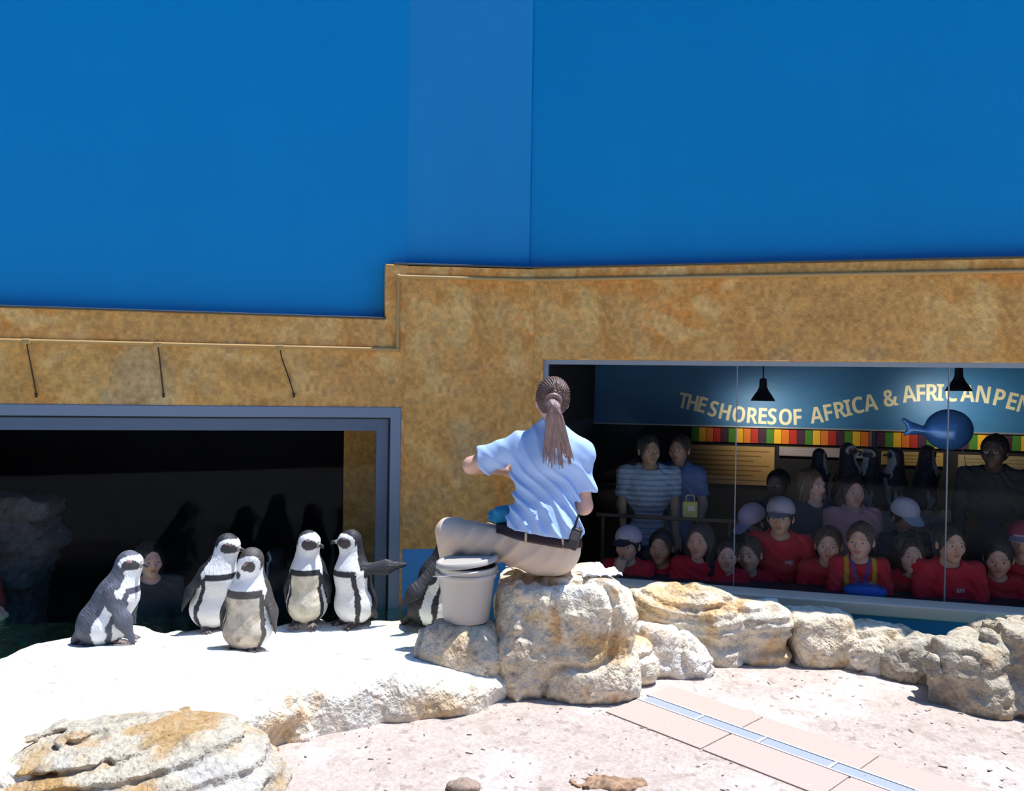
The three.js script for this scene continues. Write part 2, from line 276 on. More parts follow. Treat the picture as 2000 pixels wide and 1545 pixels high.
part(ground, 'slab', flatXZ([[-9, -9], [9, -9], [9, 2.4], [3.6, 3.7], [2.75, 4.25], [2.2, 4.62], [1.8, 4.7], [1.2, 4.72], [0.75, 4.5], [0.2, 4.45], [-0.35, 4.3], [-1.0, 3.75], [-2.0, 3.3], [-9, 3.2]], 0, 0.9), groundMat);
{ const g = structGroup('floor_added_bounce', 'added unseen pale deck that bounces sun onto the walls'); part(g, 'deck', flatXZ([[-8.5, -4], [8.5, -4], [8.5, 2.2], [-8.5, 2.2]], 0.015, 0.04), std({ color: LC([0.72, 0.68, 0.62]), roughness: 0.9, bumpMap: grainBump, bumpScale: 0.003 })); }  // added deck out of view, reflects sunlight up onto the blue walls
{ // pool basin
  const m = mat(120, 185, 180, 0.8);
  const g = structGroup('floor_pool', 'green pool floor below the water');
  part(g, 'basin_floor', flatXZ([[-6, 3], [6, 2.2], [6, 6.5], [-6, 6.5]], -0.9, 0.1), m);
  const wm = phy({ color: LC([0.72, 0.95, 0.88]), transmission: 1, thickness: 0, roughness: 0.08, ior: 1.33, bumpMap: makeTex(256, 2.2, (u, v) => 0.5 + 0.5 * pfbm(u * 7, v * 7, 7, 3), false), bumpScale: 0.012 });
  const P = (px, d, off = 0.004) => { const [x, z] = plan(px, d); return [x, -z - off]; };
  const wpts = [[-3.75, 3.4], P(-250, dL(-250)), P(788, dL(788)), P(1040, dR(1040)), P(2280, dR(2280)), [3.4, 3.9], [2.75, 4.26], [2.2, 4.63], [1.8, 4.71], [1.2, 4.73], [0.75, 4.51], [0.2, 4.46], [-0.35, 4.31], [-1.0, 3.76], [-2.0, 3.31], [-3.2, 3.25]];
  const w = new THREE.Mesh(flatXZ(wpts, 0.05, 0.88), wm); w.name = 'pool_water'; w.userData = { label: 'green pool water between the rocks and the walls', category: 'water', kind: 'stuff' }; w.receiveShadow = true; scene.add(w);
}

// ---------- rocks ----------
const rockGrain = makeTex(512, 1.6, (u, v) => { const a = pfbm(u * 40, v * 40, 40, 4), b = pfbm(u * 9, v * 9, 9, 3); const k = clamp(0.9 + a * 0.32 + b * 0.12, 0, 1); return [k, k * 0.99, k * 0.97]; });
const rockBump = makeTex(512, 1.6, (u, v) => 0.5 + 0.5 * pfbm(u * 34, v * 34, 34, 4), false);
const rockMat = std({ vertexColors: true, map: rockGrain, roughness: 0.95, bumpMap: rockBump, bumpScale: 0.014 });
function rockColor(seed, o = {}) {
  const warm = o.warm ?? 0.5, grey = o.grey ?? 0.4, base = o.base ?? [0.80, 0.70, 0.53];
  return (x, y, z) => {
    const s = seed * 3.7, st = o.strata ?? 0;
    const yy = y + st * (0.12 * Math.sin(x * 2.1 + s) + 0.1 * z), a = fbm3(x * 3 + s, yy * (3 + st * 9), z * 3, 4), b = fbm3(x * 7 + s, y * 7 + 4, z * 7 - s, 4), c = fbm3(x * 16 + s, y * 16, z * 16, 3);
    let k = mix3(base, [0.70, 0.47, 0.22], sstep(0.0, 0.42, a) * warm);
    k = mix3(k, [0.66, 0.38, 0.13], sstep(0.14, 0.45, b + a * 0.3) * warm * 0.75);
    k = mix3(k, [0.44, 0.40, 0.34], sstep(0.08, 0.45, -b * 0.8 + c * 0.4) * grey);
    k = mix3(k, [0.88, 0.85, 0.78], sstep(0.12, 0.45, -a) * 0.6);
    k = mix3(k, [0.20, 0.15, 0.10], sstep(0.34, 0.55, c * 0.8 + b * 0.35) * 0.55);
    const q = o.dark ?? 1; return [k[0] * q, k[1] * q, k[2] * q];
  };
}
function rough(base, seed, amp, o = {}) {
  const fr = o.freq ?? 3.2, cr = o.crack ?? 0.02, st = o.strata ?? 0;
  return (x, y, z) => {
    const d = base(x, y, z); if (d > amp * 2.2 + 0.05 || d < -amp * 2.2 - 0.05) return d;
    const s = seed * 5.3; let n = fbm3(x * fr + s, y * fr, z * fr - s, 4) * amp * 1.5;
    const r = 1 - Math.abs(noise3(x * fr * 0.9 - s, y * fr * 0.7 + s, z * fr * 0.9)) * 5.5; if (r > 0) n += r * cr;
    n += (Math.abs(noise3(x * fr * 2.3 + s, y * fr * 2.3, z * fr * 2.3)) - 0.25) * amp * 0.55 + fbm3(x * fr * 6, y * fr * 6 + s, z * fr * 6, 2) * amp * 0.28;
    if (st) { const q = (y + 0.05 * Math.sin(x * 3 + s) + 0.1 * noise3(x * 2, y * 2, z * 2 + s)) * 15; n += st * Math.abs(((q % 1) + 1) % 1 - 0.5); }
    return (d + n) * 0.8;
  };
}
function rock(name, label, f, lo, hi, cell, color, category = 'rock') {
  const cx = (lo[0] + hi[0]) / 2, cz = (lo[2] + hi[2]) / 2;
  const geo = boxUV(meshSDF(f, lo, hi, cell, color)).translate(-cx, 0, -cz);
  const m = single(name, label, category, geo, rockMat); m.position.set(cx, 0, cz); return m;
}
const polySD = (pts) => (x, z) => { let d = 1e9, s = 1; for (let i = 0, j = pts.length - 1; i < pts.length; j = i++) { const ex = pts[j][0] - pts[i][0], ez = pts[j][1] - pts[i][1], wx = x - pts[i][0], wz = z - pts[i][1], t = clamp((wx * ex + wz * ez) / (ex * ex + ez * ez), 0, 1), bx = wx - ex * t, bz = wz - ez * t; d = Math.min(d, bx * bx + bz * bz); const c1 = z >= pts[i][1], c2 = z < pts[j][1], c3 = ex * wz > ez * wx; if ((c1 && c2 && c3) || (!c1 && !c2 && !c3)) s = -s; } return s * Math.sqrt(d); };

// top of the plateau the penguins stand on
let plateauF; const plateauTop = (x, z) => { const d = -z; return 0.085 + 0.12 * sstep(4.75, 3.75, d) * (1 - 0.55 * sstep(-0.5, 0.0, x)) + 0.03 * sstep(-1.6, -2.3, x) * sstep(4.9, 4.4, d); };
{
  const poly = polySD([[-2.25, 2.9], [-2.42, 3.55], [-2.5, 4.0], [-2.56, 4.4], [-2.5, 4.72], [-2.3, 4.86], [-2.0, 4.9], [-1.26, 5.04], [-0.8, 5.17], [-0.3, 5.1], [-0.1, 4.6], [0.03, 4.15], [0.03, 3.99], [-0.14, 3.86], [-0.38, 3.8], [-0.69, 3.68], [-0.95, 3.5], [-1.15, 3.1], [-1.6, 2.75]].map(([x, d]) => [x, -d]));
  const base = (x, y, z) => { const w = 0.05 * noise3(x * 3.1, 5, z * 3.1), p = poly(x, z) + w + Math.max(0, -(y - 0.02)) * 0.1, t = y - plateauTop(x, z) - 0.014 * noise3(x * 4, 1, z * 4); return Math.max(smax(p, t, 0.1), -0.35 - y); };
  const f = (x, y, z) => { const d = base(x, y, z); if (Math.abs(d) > 0.12) return d; const p = poly(x, z), side = sstep(-0.16, 0.0, p), s = 3; const r = 1 - Math.abs(noise3(x * 2.4 + 9, y * 1.5, z * 2.4)) * 7; return (d + (fbm3(x * 4, y * 6, z * 4 + s, 4) * 0.055 + Math.max(0, r) * 0.03) * (0.12 + side)) * 0.8; };
  const rc = rockColor(3, { warm: 0.75, grey: 0.35, base: [0.76, 0.70, 0.58] });
  const rt = rockColor(3, { warm: 0.12, grey: 0.12, base: [0.80, 0.77, 0.70] });
  const col = (x, y, z) => { let c = mix3(rc(x, y, z), rt(x, y, z), sstep(0.0, -0.22, poly(x, z) + 0.06 * noise3(x * 5, y * 5, z * 5))); const al = sstep(-0.9, -0.45, x) * sstep(-4.35, -4.7, z) * sstep(-0.35, 0.3, fbm3(x * 5, 2, z * 8, 3)); return mix3(c, [0.46, 0.52, 0.36], al * 0.75); };
  plateauF = f;
  rock('plateau_rock', 'broad pale flat rock shelf the penguins stand on', f, [-2.95, -0.37, -5.35], [0.15, 0.36, -2.55], 0.014, col);
}
rock('boulder', 'low layered brown boulder in the near left corner, shade painted in', rough(uni([ell([-1.35, -0.03, -3.1], [0.54, 0.30, 0.42]), ell([-1.78, 0.0, -2.95], [0.5, 0.2, 0.4])], 0.12), 11, 0.03, { strata: 0.05, crack: 0.02 }), [-2.35, -0.15, -3.65], [-0.7, 0.36, -2.45], 0.011, rockColor(11, { warm: 1.0, grey: 0.6, strata: 1, dark: 0.62 }));  // dark factor puts the shade of the near face into the colour
{ // the boulder the keeper sits on
  const b = uni([rbx([0.235, 0.30, -4.3], [0.3, 0.305, 0.26], 0.11, 0.1), rbx([0.40, 0.22, -4.26], [0.24, 0.30, 0.24], 0.15, -0.15, -0.12), ell([0.42, 0.08, -4.17], [0.25, 0.16, 0.2]), ell([0.12, 0.07, -4.18], [0.17, 0.14, 0.16])], 0.1);
  rock('boulder', 'tall rounded cream boulder the keeper sits on', ((q) => (x, y, z) => smax(q(x, y, z), y - 0.585 - 0.012 * noise3(x * 9, 2, z * 9), 0.02))(rough((x, y, z) => smax(b(x, y, z), y - 0.6, 0.05), 27, 0.035, { freq: 3.6, crack: 0.035 })), [-0.2, -0.08, -4.7], [0.78, 0.68, -3.85], 0.0095, rockColor(5, { warm: 1.0, grey: 0.5 }));
}
rock('boulder', 'small grey boulder with the bucket on top', rough((x, y, z) => smax(uni([ell([-0.25, 0.2, -4.2], [0.215, 0.165, 0.21]), ell([-0.16, 0.16, -4.16], [0.15, 0.14, 0.17])], 0.08)(x, y, z), y - 0.35, 0.04), 31, 0.022, { freq: 5 }), [-0.53, 0.0, -4.47], [0.05, 0.42, -3.93], 0.009, rockColor(8, { warm: 0.35, grey: 0.75, base: [0.66, 0.61, 0.51] }));
rock('rock_slab', 'long cream rock slab right of the keeper below the window', rough(uni([rbx([1.16, 0.17, -4.78], [0.47, 0.17, 0.16], 0.09, 0.0, -0.06), ell([0.98, 0.30, -4.8], [0.33, 0.11, 0.16]), rbx([1.36, 0.12, -4.72], [0.26, 0.19, 0.17], 0.09)], 0.06), 41, 0.03, { strata: 0.03, crack: 0.03 }), [0.55, -0.12, -5.08], [1.75, 0.5, -4.45], 0.01, rockColor(13, { warm: 0.8, grey: 0.3, base: [0.76, 0.69, 0.56] }));
rock('boulder', 'white wedge boulder in front of the cream slab', rough(uni([rbx([0.84, 0.1, -4.5], [0.17, 0.14, 0.14], 0.07, 0.3, -0.2), ell([0.98, 0.05, -4.46], [0.15, 0.1, 0.13])], 0.08), 51, 0.02, { freq: 4.5 }), [0.6, -0.08, -4.75], [1.2, 0.32, -4.22], 0.009, rockColor(16, { warm: 0.3, grey: 0.25, base: [0.8, 0.76, 0.68] }));
rock('boulder', 'small tan rock tucked against the keeper boulder', rough(uni([ell([0.68, 0.09, -4.34], [0.11, 0.15, 0.13]), ell([0.735, 0.05, -4.3], [0.06, 0.07, 0.08])], 0.05), 56, 0.018, { freq: 6 }), [0.5, -0.06, -4.52], [0.86, 0.3, -4.14], 0.008, rockColor(17, { warm: 0.8, grey: 0.4 }));
rock('boulder', 'squat square tan boulder beyond the cream slab', rough(uni([rbx([1.78, 0.12, -4.72], [0.185, 0.165, 0.17], 0.07, 0.1), ell([1.86, 0.08, -4.68], [0.16, 0.16, 0.16])], 0.06), 61, 0.022, { freq: 4 }), [1.52, -0.1, -5.0], [2.1, 0.4, -4.42], 0.009, rockColor(19, { warm: 0.8, grey: 0.25 }));
rock('boulder', 'low pitted rock by the blue pool wall', rough(uni([ell([2.12, 0.1, -4.66], [0.24, 0.13, 0.17]), ell([2.02, 0.03, -4.55], [0.15, 0.12, 0.12])], 0.08), 71, 0.03, { freq: 5, crack: 0.03 }), [1.78, -0.1, -4.95], [2.5, 0.32, -4.32], 0.009, rockColor(23, { warm: 0.5, grey: 0.6 }));
rock('boulder', 'long brown mossy rock ridge along the right edge', rough(uni([rbx([2.5, 0.1, -4.26], [0.42, 0.2, 0.18], 0.1, 0.75), rbx([2.72, 0.16, -4.1], [0.32, 0.22, 0.22], 0.12, 0.6), rbx([3.05, 0.14, -3.75], [0.4, 0.24, 0.24], 0.12, 0.7), ell([2.25, 0.06, -4.45], [0.2, 0.16, 0.15])], 0.1), 81, 0.045, { freq: 4, crack: 0.035, strata: 0.02 }), [1.95, -0.14, -4.75], [3.6, 0.52, -3.25], 0.012, rockColor(29, { warm: 0.6, grey: 0.75, dark: 0.62 }));

// ---------- penguins ----------
const featherMat = std({ vertexColors: true, roughness: 0.62, bumpMap: makeTex(256, 9, (u, v) => 0.5 + 0.5 * pfbm(u * 24, v * 12, 12, 2), false), bumpScale: 0.003 });
function penguinGeo(o) {
  const hip = o.hip ?? [0, 0.13, -0.01], chest = o.chest ?? [0, 0.29, 0.015], neck = o.neck ?? [0, 0.395, 0.01], head = o.head ?? [0, 0.475, 0.02];
  const hy = o.hy ?? 0, hp = o.hp ?? 0, fw = [Math.sin(hy) * Math.cos(hp), Math.sin(hp), Math.cos(hy) * Math.cos(hp)], sd = [Math.cos(hy), 0, -Math.sin(hy)], up = [fw[1] * sd[2] - fw[2] * sd[1], fw[2] * sd[0] - fw[0] * sd[2], fw[0] * sd[1] - fw[1] * sd[0]];
  const add = (a, v, k) => [a[0] + v[0] * k, a[1] + v[1] * k, a[2] + v[2] * k];
  const H2 = (f, u) => add(add(head, fw, f), up, u), fat = o.fat ?? 1;
  const body = uni([cap(hip, chest, 0.1 * fat, 0.088 * fat), ell([hip[0], hip[1] - 0.03, hip[2] + 0.004], [0.102 * fat, 0.09, 0.098 * fat]), cap(chest, neck, 0.078 * fat, 0.05), cap(neck, head, 0.05, 0.044), cap(H2(-0.012, 0.002), H2(0.018, -0.004), 0.047, 0.037)], 0.055);
  const bill = uni([cap(H2(0.04, -0.008), H2(0.092, -0.014), 0.0165, 0.008), cap(H2(0.088, -0.013), H2(0.097, -0.023), 0.008, 0.005)], 0.01);
  const sh = [1, -1].map((s) => [chest[0] + s * 0.08 * fat, chest[1] + 0.03, chest[2] - 0.012]);
  const tips = [o.fl ?? [0.125, 0.14, 0.0], o.fr ?? [-0.125, 0.14, 0.0]];
  const fls = sh.map((a, i) => { const b = tips[i], n = o.fn?.[i] ?? [i ? -1 : 1, 0.25, 0.15], m = [(a[0] * 0.45 + b[0] * 0.55) + n[0] * 0.012, (a[1] * 0.45 + b[1] * 0.55), (a[2] * 0.45 + b[2] * 0.55) + n[2] * 0.012]; return uni([fcap(a, m, 0.034, 0.036, n, 2.9), fcap(m, b, 0.036, 0.013, n, 2.9)], 0.012); });
  const tail = fcap([0, 0.075, hip[2] - 0.075], [0, 0.012, hip[2] - 0.135], 0.042, 0.02, [0, 0.8, 0.6], 2.6);
  const feet = [1, -1].map((s) => uni([fcap([s * 0.045, 0.03, 0.01], [s * 0.05, 0.012, 0.075], 0.018, 0.024, [0, 1, 0], 1.9), cap([s * 0.045, 0.012, 0.08], [s * 0.03, 0.006, 0.105], 0.008, 0.005), cap([s * 0.053, 0.012, 0.08], [s * 0.055, 0.006, 0.112], 0.008, 0.005), cap([s * 0.06, 0.012, 0.08], [s * 0.078, 0.006, 0.1], 0.008, 0.005)], 0.008));
  const parts = [bill, ...fls, tail, ...feet];
  const f = (x, y, z) => { let d = body(x, y, z); for (let i = 0; i < parts.length; i++) d = smin(d, parts[i](x, y, z), i === 0 ? 0.012 : 0.014); return d; };
  const back = o.back ?? [0.022, 0.022, 0.027], white = o.white ?? [0.80, 0.80, 0.79], belly = o.belly, seed = o.seed ?? 1;
  const band = o.band ?? 0.56;
  const axis = (y) => y < chest[1] ? add(hip, [chest[0] - hip[0], 0, chest[2] - hip[2]], clamp((y - hip[1]) / (chest[1] - hip[1]), 0, 1)) : add(chest, [neck[0] - chest[0], 0, neck[2] - chest[2]], clamp((y - chest[1]) / (neck[1] - chest[1]), 0, 1));
  const ink = (c, x, y, z) => { const k = 1 + 0.35 * fbm3(x * 22 + seed, y * 22, z * 22, 2); return [c[0] * k, c[1] * k, c[2] * k]; };
  const color = (x, y, z) => {
    const db = body(x, y, z); let best = db + 0.004, w = -1; parts.forEach((p, i) => { const d = p(x, y, z); if (d < best) { best = d; w = i; } });
    if (w === 0) { const f0 = (x - head[0]) * fw[0] + (y - head[1]) * fw[1] + (z - head[2]) * fw[2]; return f0 > 0.066 && f0 < 0.078 ? [0.30, 0.28, 0.26] : [0.03, 0.028, 0.028]; }
    if (w === 1 || w === 2) return ink(mix3(back, [0.3, 0.3, 0.31], o.paleFlip ?? 0), x, y, z);
    if (w === 3) return ink(back, x, y, z);
    if (w > 3) return noise3(x * 60, y * 60, z * 60) > 0.25 ? [0.20, 0.15, 0.14] : [0.035, 0.03, 0.03];
    const rx = x - head[0], ry = y - head[1], rz = z - head[2], hf = rx * fw[0] + ry * fw[1] + rz * fw[2], hu = rx * up[0] + ry * up[1] + rz * up[2], hs = rx * sd[0] + rz * sd[2];
    const v = (y - hip[1]) / (neck[1] - hip[1]), a = axis(y), psi = Math.abs(Math.atan2(x - a[0], z - a[2])) * 57.3 + 5 * noise3(x * 30, y * 30 + seed, z * 30);
    if (Math.hypot(rx, ry, rz) < 0.068) {
      const dm = Math.hypot((hf - 0.03) * 0.95, (hu + 0.01) * 1.1);
      if (dm < 0.033) return Math.abs(hf - 0.03) < 0.012 && hu > 0.008 && hu < 0.017 && Math.abs(hs) > 0.02 ? [0.42, 0.2, 0.19] : [0.05, 0.045, 0.045];
      if (dm < 0.054 + (o.wideBand ?? 0) && hf > -0.032) return white;
      const nose = Math.atan2(hs, hf); if (hu < -0.012 && Math.abs(nose) < 1.45) return white;
      return ink(back, x, y, z);
    }
    if (psi > 98) return ink(back, x, y, z);
    if (v > band + 0.13) return psi < 80 ? white : ink(back, x, y, z);
    if (v > band && psi < 62) return ink(back, x, y, z);
    if (psi > 50 && psi < 66 && v < band + 0.05) return ink(back, x, y, z);
    if (belly && psi < 52) { const q = fbm3(x * 26 + seed, y * 26, z * 26, 3); let c = mix3(belly[0], belly[1], sstep(-0.25, 0.35, q)); return mix3(c, [0.10, 0.075, 0.055], sstep(0.28, 0.55, fbm3(x * 14 + 3, y * 14 + seed, z * 14, 3)) * (o.dirt ?? 0)); }
    return white;
  };
  const xs = [hip, chest, neck, head, ...tips, H2(0.11, 0)], lo = [0, 1, 2].map((k) => Math.min(...xs.map((p) => p[k])) - 0.13), hi = [0, 1, 2].map((k) => Math.max(...xs.map((p) => p[k])) + 0.13);
  lo[1] = -0.02; lo[2] = Math.min(lo[2], -0.2);
  const cell = 0.0062, geo = meshSDF(f, lo, hi, cell, color);
  const eyes = [1, -1].map((s) => { const p = add(H2(0.022, 0.006), sd, s * 0.036); return new THREE.SphereGeometry(0.0062, 8, 6).translate(...p); });
  return { geo, eyes };
}
const eyeMat = mat(20, 14, 12, 0.15);
function standAt(px, py, f = plateauF) { const v = ray(px, py).normalize(), p = EYE.clone(); p.addScaledVector(v, 3.2); for (let i = 0; i < 1200; i++) { if (f(p.x, p.y, p.z) < 0) break; p.addScaledVector(v, 0.003); } return p; }
function penguin(o, label, p, yaw, s, group = 'penguins on the rock shelf') {
  const g = thing('penguin', label, 'penguin', [p.x, p.y, p.z], yaw, group), q = penguinGeo(o);
  part(g, 'body', q.geo, featherMat); q.eyes.forEach((e) => part(g, 'eye', e, eyeMat));
  g.scale.setScalar(s); return g;
}
const D = Math.PI / 180;
const slate = [0.085, 0.09, 0.115];
// leftmost, hunched in profile
penguin({ hip: [0, 0.115, -0.055], chest: [0, 0.245, 0.02], neck: [0, 0.345, 0.055], head: [0, 0.405, 0.075], hy: -22 * D, hp: 2 * D, fat: 1.08, back: slate, fl: [0.14, 0.06, 0.06], fr: [-0.105, 0.03, 0.12], fn: [[1, 0, 0.3], [-0.95, 0.1, 0.4]], band: 0.62, seed: 2 },
  'slate grey hunched penguin standing alone at the left of the shelf', standAt(222, 1256), 100 * D, 1.06);
// preening pair and the front one
penguin({ chest: [0.02, 0.28, 0.03], neck: [0.045, 0.375, 0.045], head: [0.065, 0.45, 0.06], hy: 38 * D, hp: -6 * D, fl: [0.12, 0.13, 0.05], fr: [-0.15, 0.12, -0.01], band: 0.6, seed: 3 },
  'penguin with head turned right behind the muddy bellied penguin', standAt(414, 1228), 35 * D, 1.12);
penguin({ hip: [0, 0.125, 0], chest: [0.005, 0.285, 0.01], neck: [0.02, 0.40, 0.02], head: [0.03, 0.46, 0.052], hy: -62 * D, hp: -42 * D, fat: 1.1, back: [0.07, 0.062, 0.056], belly: [[0.60, 0.53, 0.42], [0.40, 0.335, 0.25]], dirt: 0.8, fl: [0.142, 0.09, 0.0], fr: [-0.142, 0.09, 0.0], wideBand: 0.006, seed: 5 },
  'muddy bellied penguin nearest the camera with head tucked left', standAt(484, 1266), -4 * D, 1.06);
penguin({ chest: [0, 0.28, 0.03], neck: [0, 0.38, 0.05], head: [0, 0.455, 0.06], hy: -10 * D, hp: -4 * D, seed: 7 },
  'dark penguin seen from behind between the muddy and the cream bellied penguin', standAt(550, 1216), -112 * D, 1.12);
penguin({ hip: [0, 0.125, 0], chest: [0, 0.28, 0.008], neck: [0, 0.375, 0.01], head: [0.015, 0.455, 0.03], hy: 62 * D, hp: -3 * D, fat: 0.98, belly: [[0.72, 0.66, 0.53], [0.56, 0.5, 0.38]], wideBand: 0.012, fl: [0.122, 0.12, 0.0], fr: [-0.122, 0.12, 0.0], band: 0.6, seed: 9 },
  'cream bellied penguin facing the camera with head turned right', standAt(600, 1216), 0, 1.1);
penguin({ chest: [-0.005, 0.285, 0.015], neck: [-0.01, 0.385, 0.015], head: [-0.012, 0.465, 0.03], hy: -34 * D, hp: 3 * D, fat: 1.06, fl: [0.2, 0.33, -0.19], fr: [-0.13, 0.12, 0.01], fn: [[0.67, 0.35, 0.74], [-1, 0.2, 0.2]], band: 0.58, seed: 11 },
  'penguin with bill touching its neighbour and one flipper held out right', standAt(692, 1218), -42 * D, 1.1);
penguin({ hip: [0, 0.13, -0.02], chest: [0, 0.28, 0.03], neck: [0, 0.38, 0.07], head: [0, 0.45, 0.1], hy: 15 * D, hp: -8 * D, fl: [0.19, 0.16, -0.04], fr: [-0.17, 0.14, -0.13], fn: [[0.9, 0.5, 0.6], [-0.9, 0.4, 0.2]], seed: 13 },
  'dark penguin with spread flippers half hidden behind the bucket', standAt(842, 1222), 84 * D, 1.12);

// ---------- people ----------
const skinMat = std({ vertexColors: true, roughness: 0.55 });
const clothBump = makeTex(256, 12, (u, v) => 0.5 + 0.25 * Math.sin(u * 2 * Math.PI * 32) * Math.sin(v * 2 * Math.PI * 32) + 0.2 * pfbm(u * 20, v * 20, 20, 2), false);
const clothMat = std({ vertexColors: true, roughness: 0.85, bumpMap: clothBump, bumpScale: 0.0012 });
const hairMat = std({ vertexColors: true, roughness: 0.5 });
const v3 = (a) => new THREE.Vector3(...a), addv = (a, b, k = 1) => [a[0] + b[0] * k, a[1] + b[1] * k, a[2] + b[2] * k];
// head in its own frame: centre of the skull at the origin, facing +z, adult size
function headF() {
  const a = uni([ell([0, 0.022, -0.012], [0.074, 0.092, 0.09]), ell([0, -0.042, 0.014], [0.055, 0.066, 0.066]), ell([0, -0.086, 0.052], [0.024, 0.02, 0.02]), ell([0.04, -0.02, 0.05], [0.022, 0.022, 0.022]), ell([-0.04, -0.02, 0.05], [0.022, 0.022, 0.022])], 0.03);
  const brow = cap([-0.036, 0.024, 0.071], [0.036, 0.024, 0.071], 0.011), nose = uni([cap([0, 0.012, 0.079], [0, -0.02, 0.096], 0.007, 0.011), cap([-0.011, -0.024, 0.084], [0.011, -0.024, 0.084], 0.008)], 0.012);
  const lips = uni([ell([0, -0.049, 0.0755], [0.022, 0.0065, 0.0085]), ell([0, -0.059, 0.073], [0.018, 0.0065, 0.0085])], 0.004);
  const ears = [1, -1].map((s) => ell([s * 0.077, -0.004, -0.012], [0.011, 0.029, 0.018], s * 0.3)), sock = [1, -1].map((s) => ell([s * 0.031, 0.005, 0.086], [0.017, 0.011, 0.014])), balls = [1, -1].map((s) => ell([s * 0.031, 0.004, 0.0685], [0.0135, 0.0125, 0.0125]));
  return (x, y, z) => { let d = a(x, y, z); if (d > 0.06) return d - 0.03; d = smin(d, brow(x, y, z), 0.02); d = smin(d, nose(x, y, z), 0.012); for (const s of sock) d = smax(d, -s(x, y, z), 0.012); for (const s of balls) d = Math.min(d, s(x, y, z)); d = smin(d, lips(x, y, z), 0.006); for (const s of ears) d = smin(d, s(x, y, z), 0.008); return d; };
}
function headColor(skin, brow, eye = [0.03, 0.018, 0.012]) {
  return (x, y, z) => {
    const ax = Math.abs(x);
    if (z > 0.05) {
      const ex = (ax - 0.031) / 0.0135, ey = (y - 0.004) / 0.0062; if (ex * ex + ey * ey < 1) return Math.hypot(ax - 0.031, (y - 0.004)) < 0.0062 ? eye : [0.55, 0.52, 0.5];
      if (Math.abs(y - (0.0255 - (ax - 0.03) * (ax - 0.03) * 6)) < 0.0033 && ax > 0.014 && ax < 0.048) return mix3(skin, brow, 0.6);
      if (Math.abs(y + 0.054) < 0.0115 && ax < 0.021 - Math.abs(y + 0.054) * 0.6) return [skin[0] * 0.75, skin[1] * 0.45, skin[2] * 0.45];
    }
    const k = 1 + 0.06 * noise3(x * 40, y * 40, z * 40); return [skin[0] * k, skin[1] * k * (ax > 0.03 && y < 0 && y > -0.05 && z > 0.03 ? 0.92 : 1), skin[2] * k];
  };
}
// hand: wrist at a, pointing along d, palm facing n; s = +1 / -1 says on which side the thumb leaves
function handF(a, d, n, s, k = 1, curl = 0.5) {
  const nd = v3(d).normalize(), nn = v3(n).addScaledVector(nd, -v3(n).dot(nd)).normalize(), sd = new THREE.Vector3().crossVectors(nd, nn).multiplyScalar(s);
  const P = (f, l, u) => v3(a).addScaledVector(nd, f * k).addScaledVector(sd, l * k).addScaledVector(nn, u * k).toArray();
  const L = [palmBox(P)]; 
  function palmBox(P) { return uni([fcap(P(0.012, 0.012, 0), P(0.08, 0.024, 0), 0.026 * k, 0.02 * k, nn.toArray(), 1.7), fcap(P(0.012, -0.012, 0), P(0.078, -0.024, 0), 0.026 * k, 0.02 * k, nn.toArray(), 1.7)], 0.02 * k); }
  [[0.031, 0.068, 0.0088], [0.0105, 0.076, 0.0092], [-0.0105, 0.07, 0.0088], [-0.031, 0.054, 0.0078]].forEach(([l, len, r]) => {
    const a0 = P(0.078, l, 0), a1 = P(0.078 + len * 0.45 * (1 - curl * 0.25), l * 1.08, len * 0.45 * curl * 0.7), a2 = P(0.078 + len * 0.72 * (1 - curl * 0.45), l * 1.08, len * 0.85 * curl), a3 = P(0.078 + len * (0.98 - curl * 0.75), l * 1.06, len * (0.98 * curl));
    L.push(uni([cap(a0, a1, r * k, r * 0.97 * k), cap(a1, a2, r * 0.97 * k, r * 0.9 * k), cap(a2, a3, r * 0.9 * k, r * 0.8 * k)], 0.004 * k));
  });
  L.push(uni([cap(P(0.02, 0.026, 0.006), P(0.05, 0.05, 0.018), 0.014 * k, 0.011 * k), cap(P(0.05, 0.05, 0.018), P(0.078, 0.056, 0.03), 0.0105 * k, 0.009 * k)], 0.006 * k));
  return uni(L, 0.006 * k);
}
const bounds = (pts, m) => [[0, 1, 2].map((i) => Math.min(...pts.map((p) => p[i])) - m), [0, 1, 2].map((i) => Math.max(...pts.map((p) => p[i])) + m)];
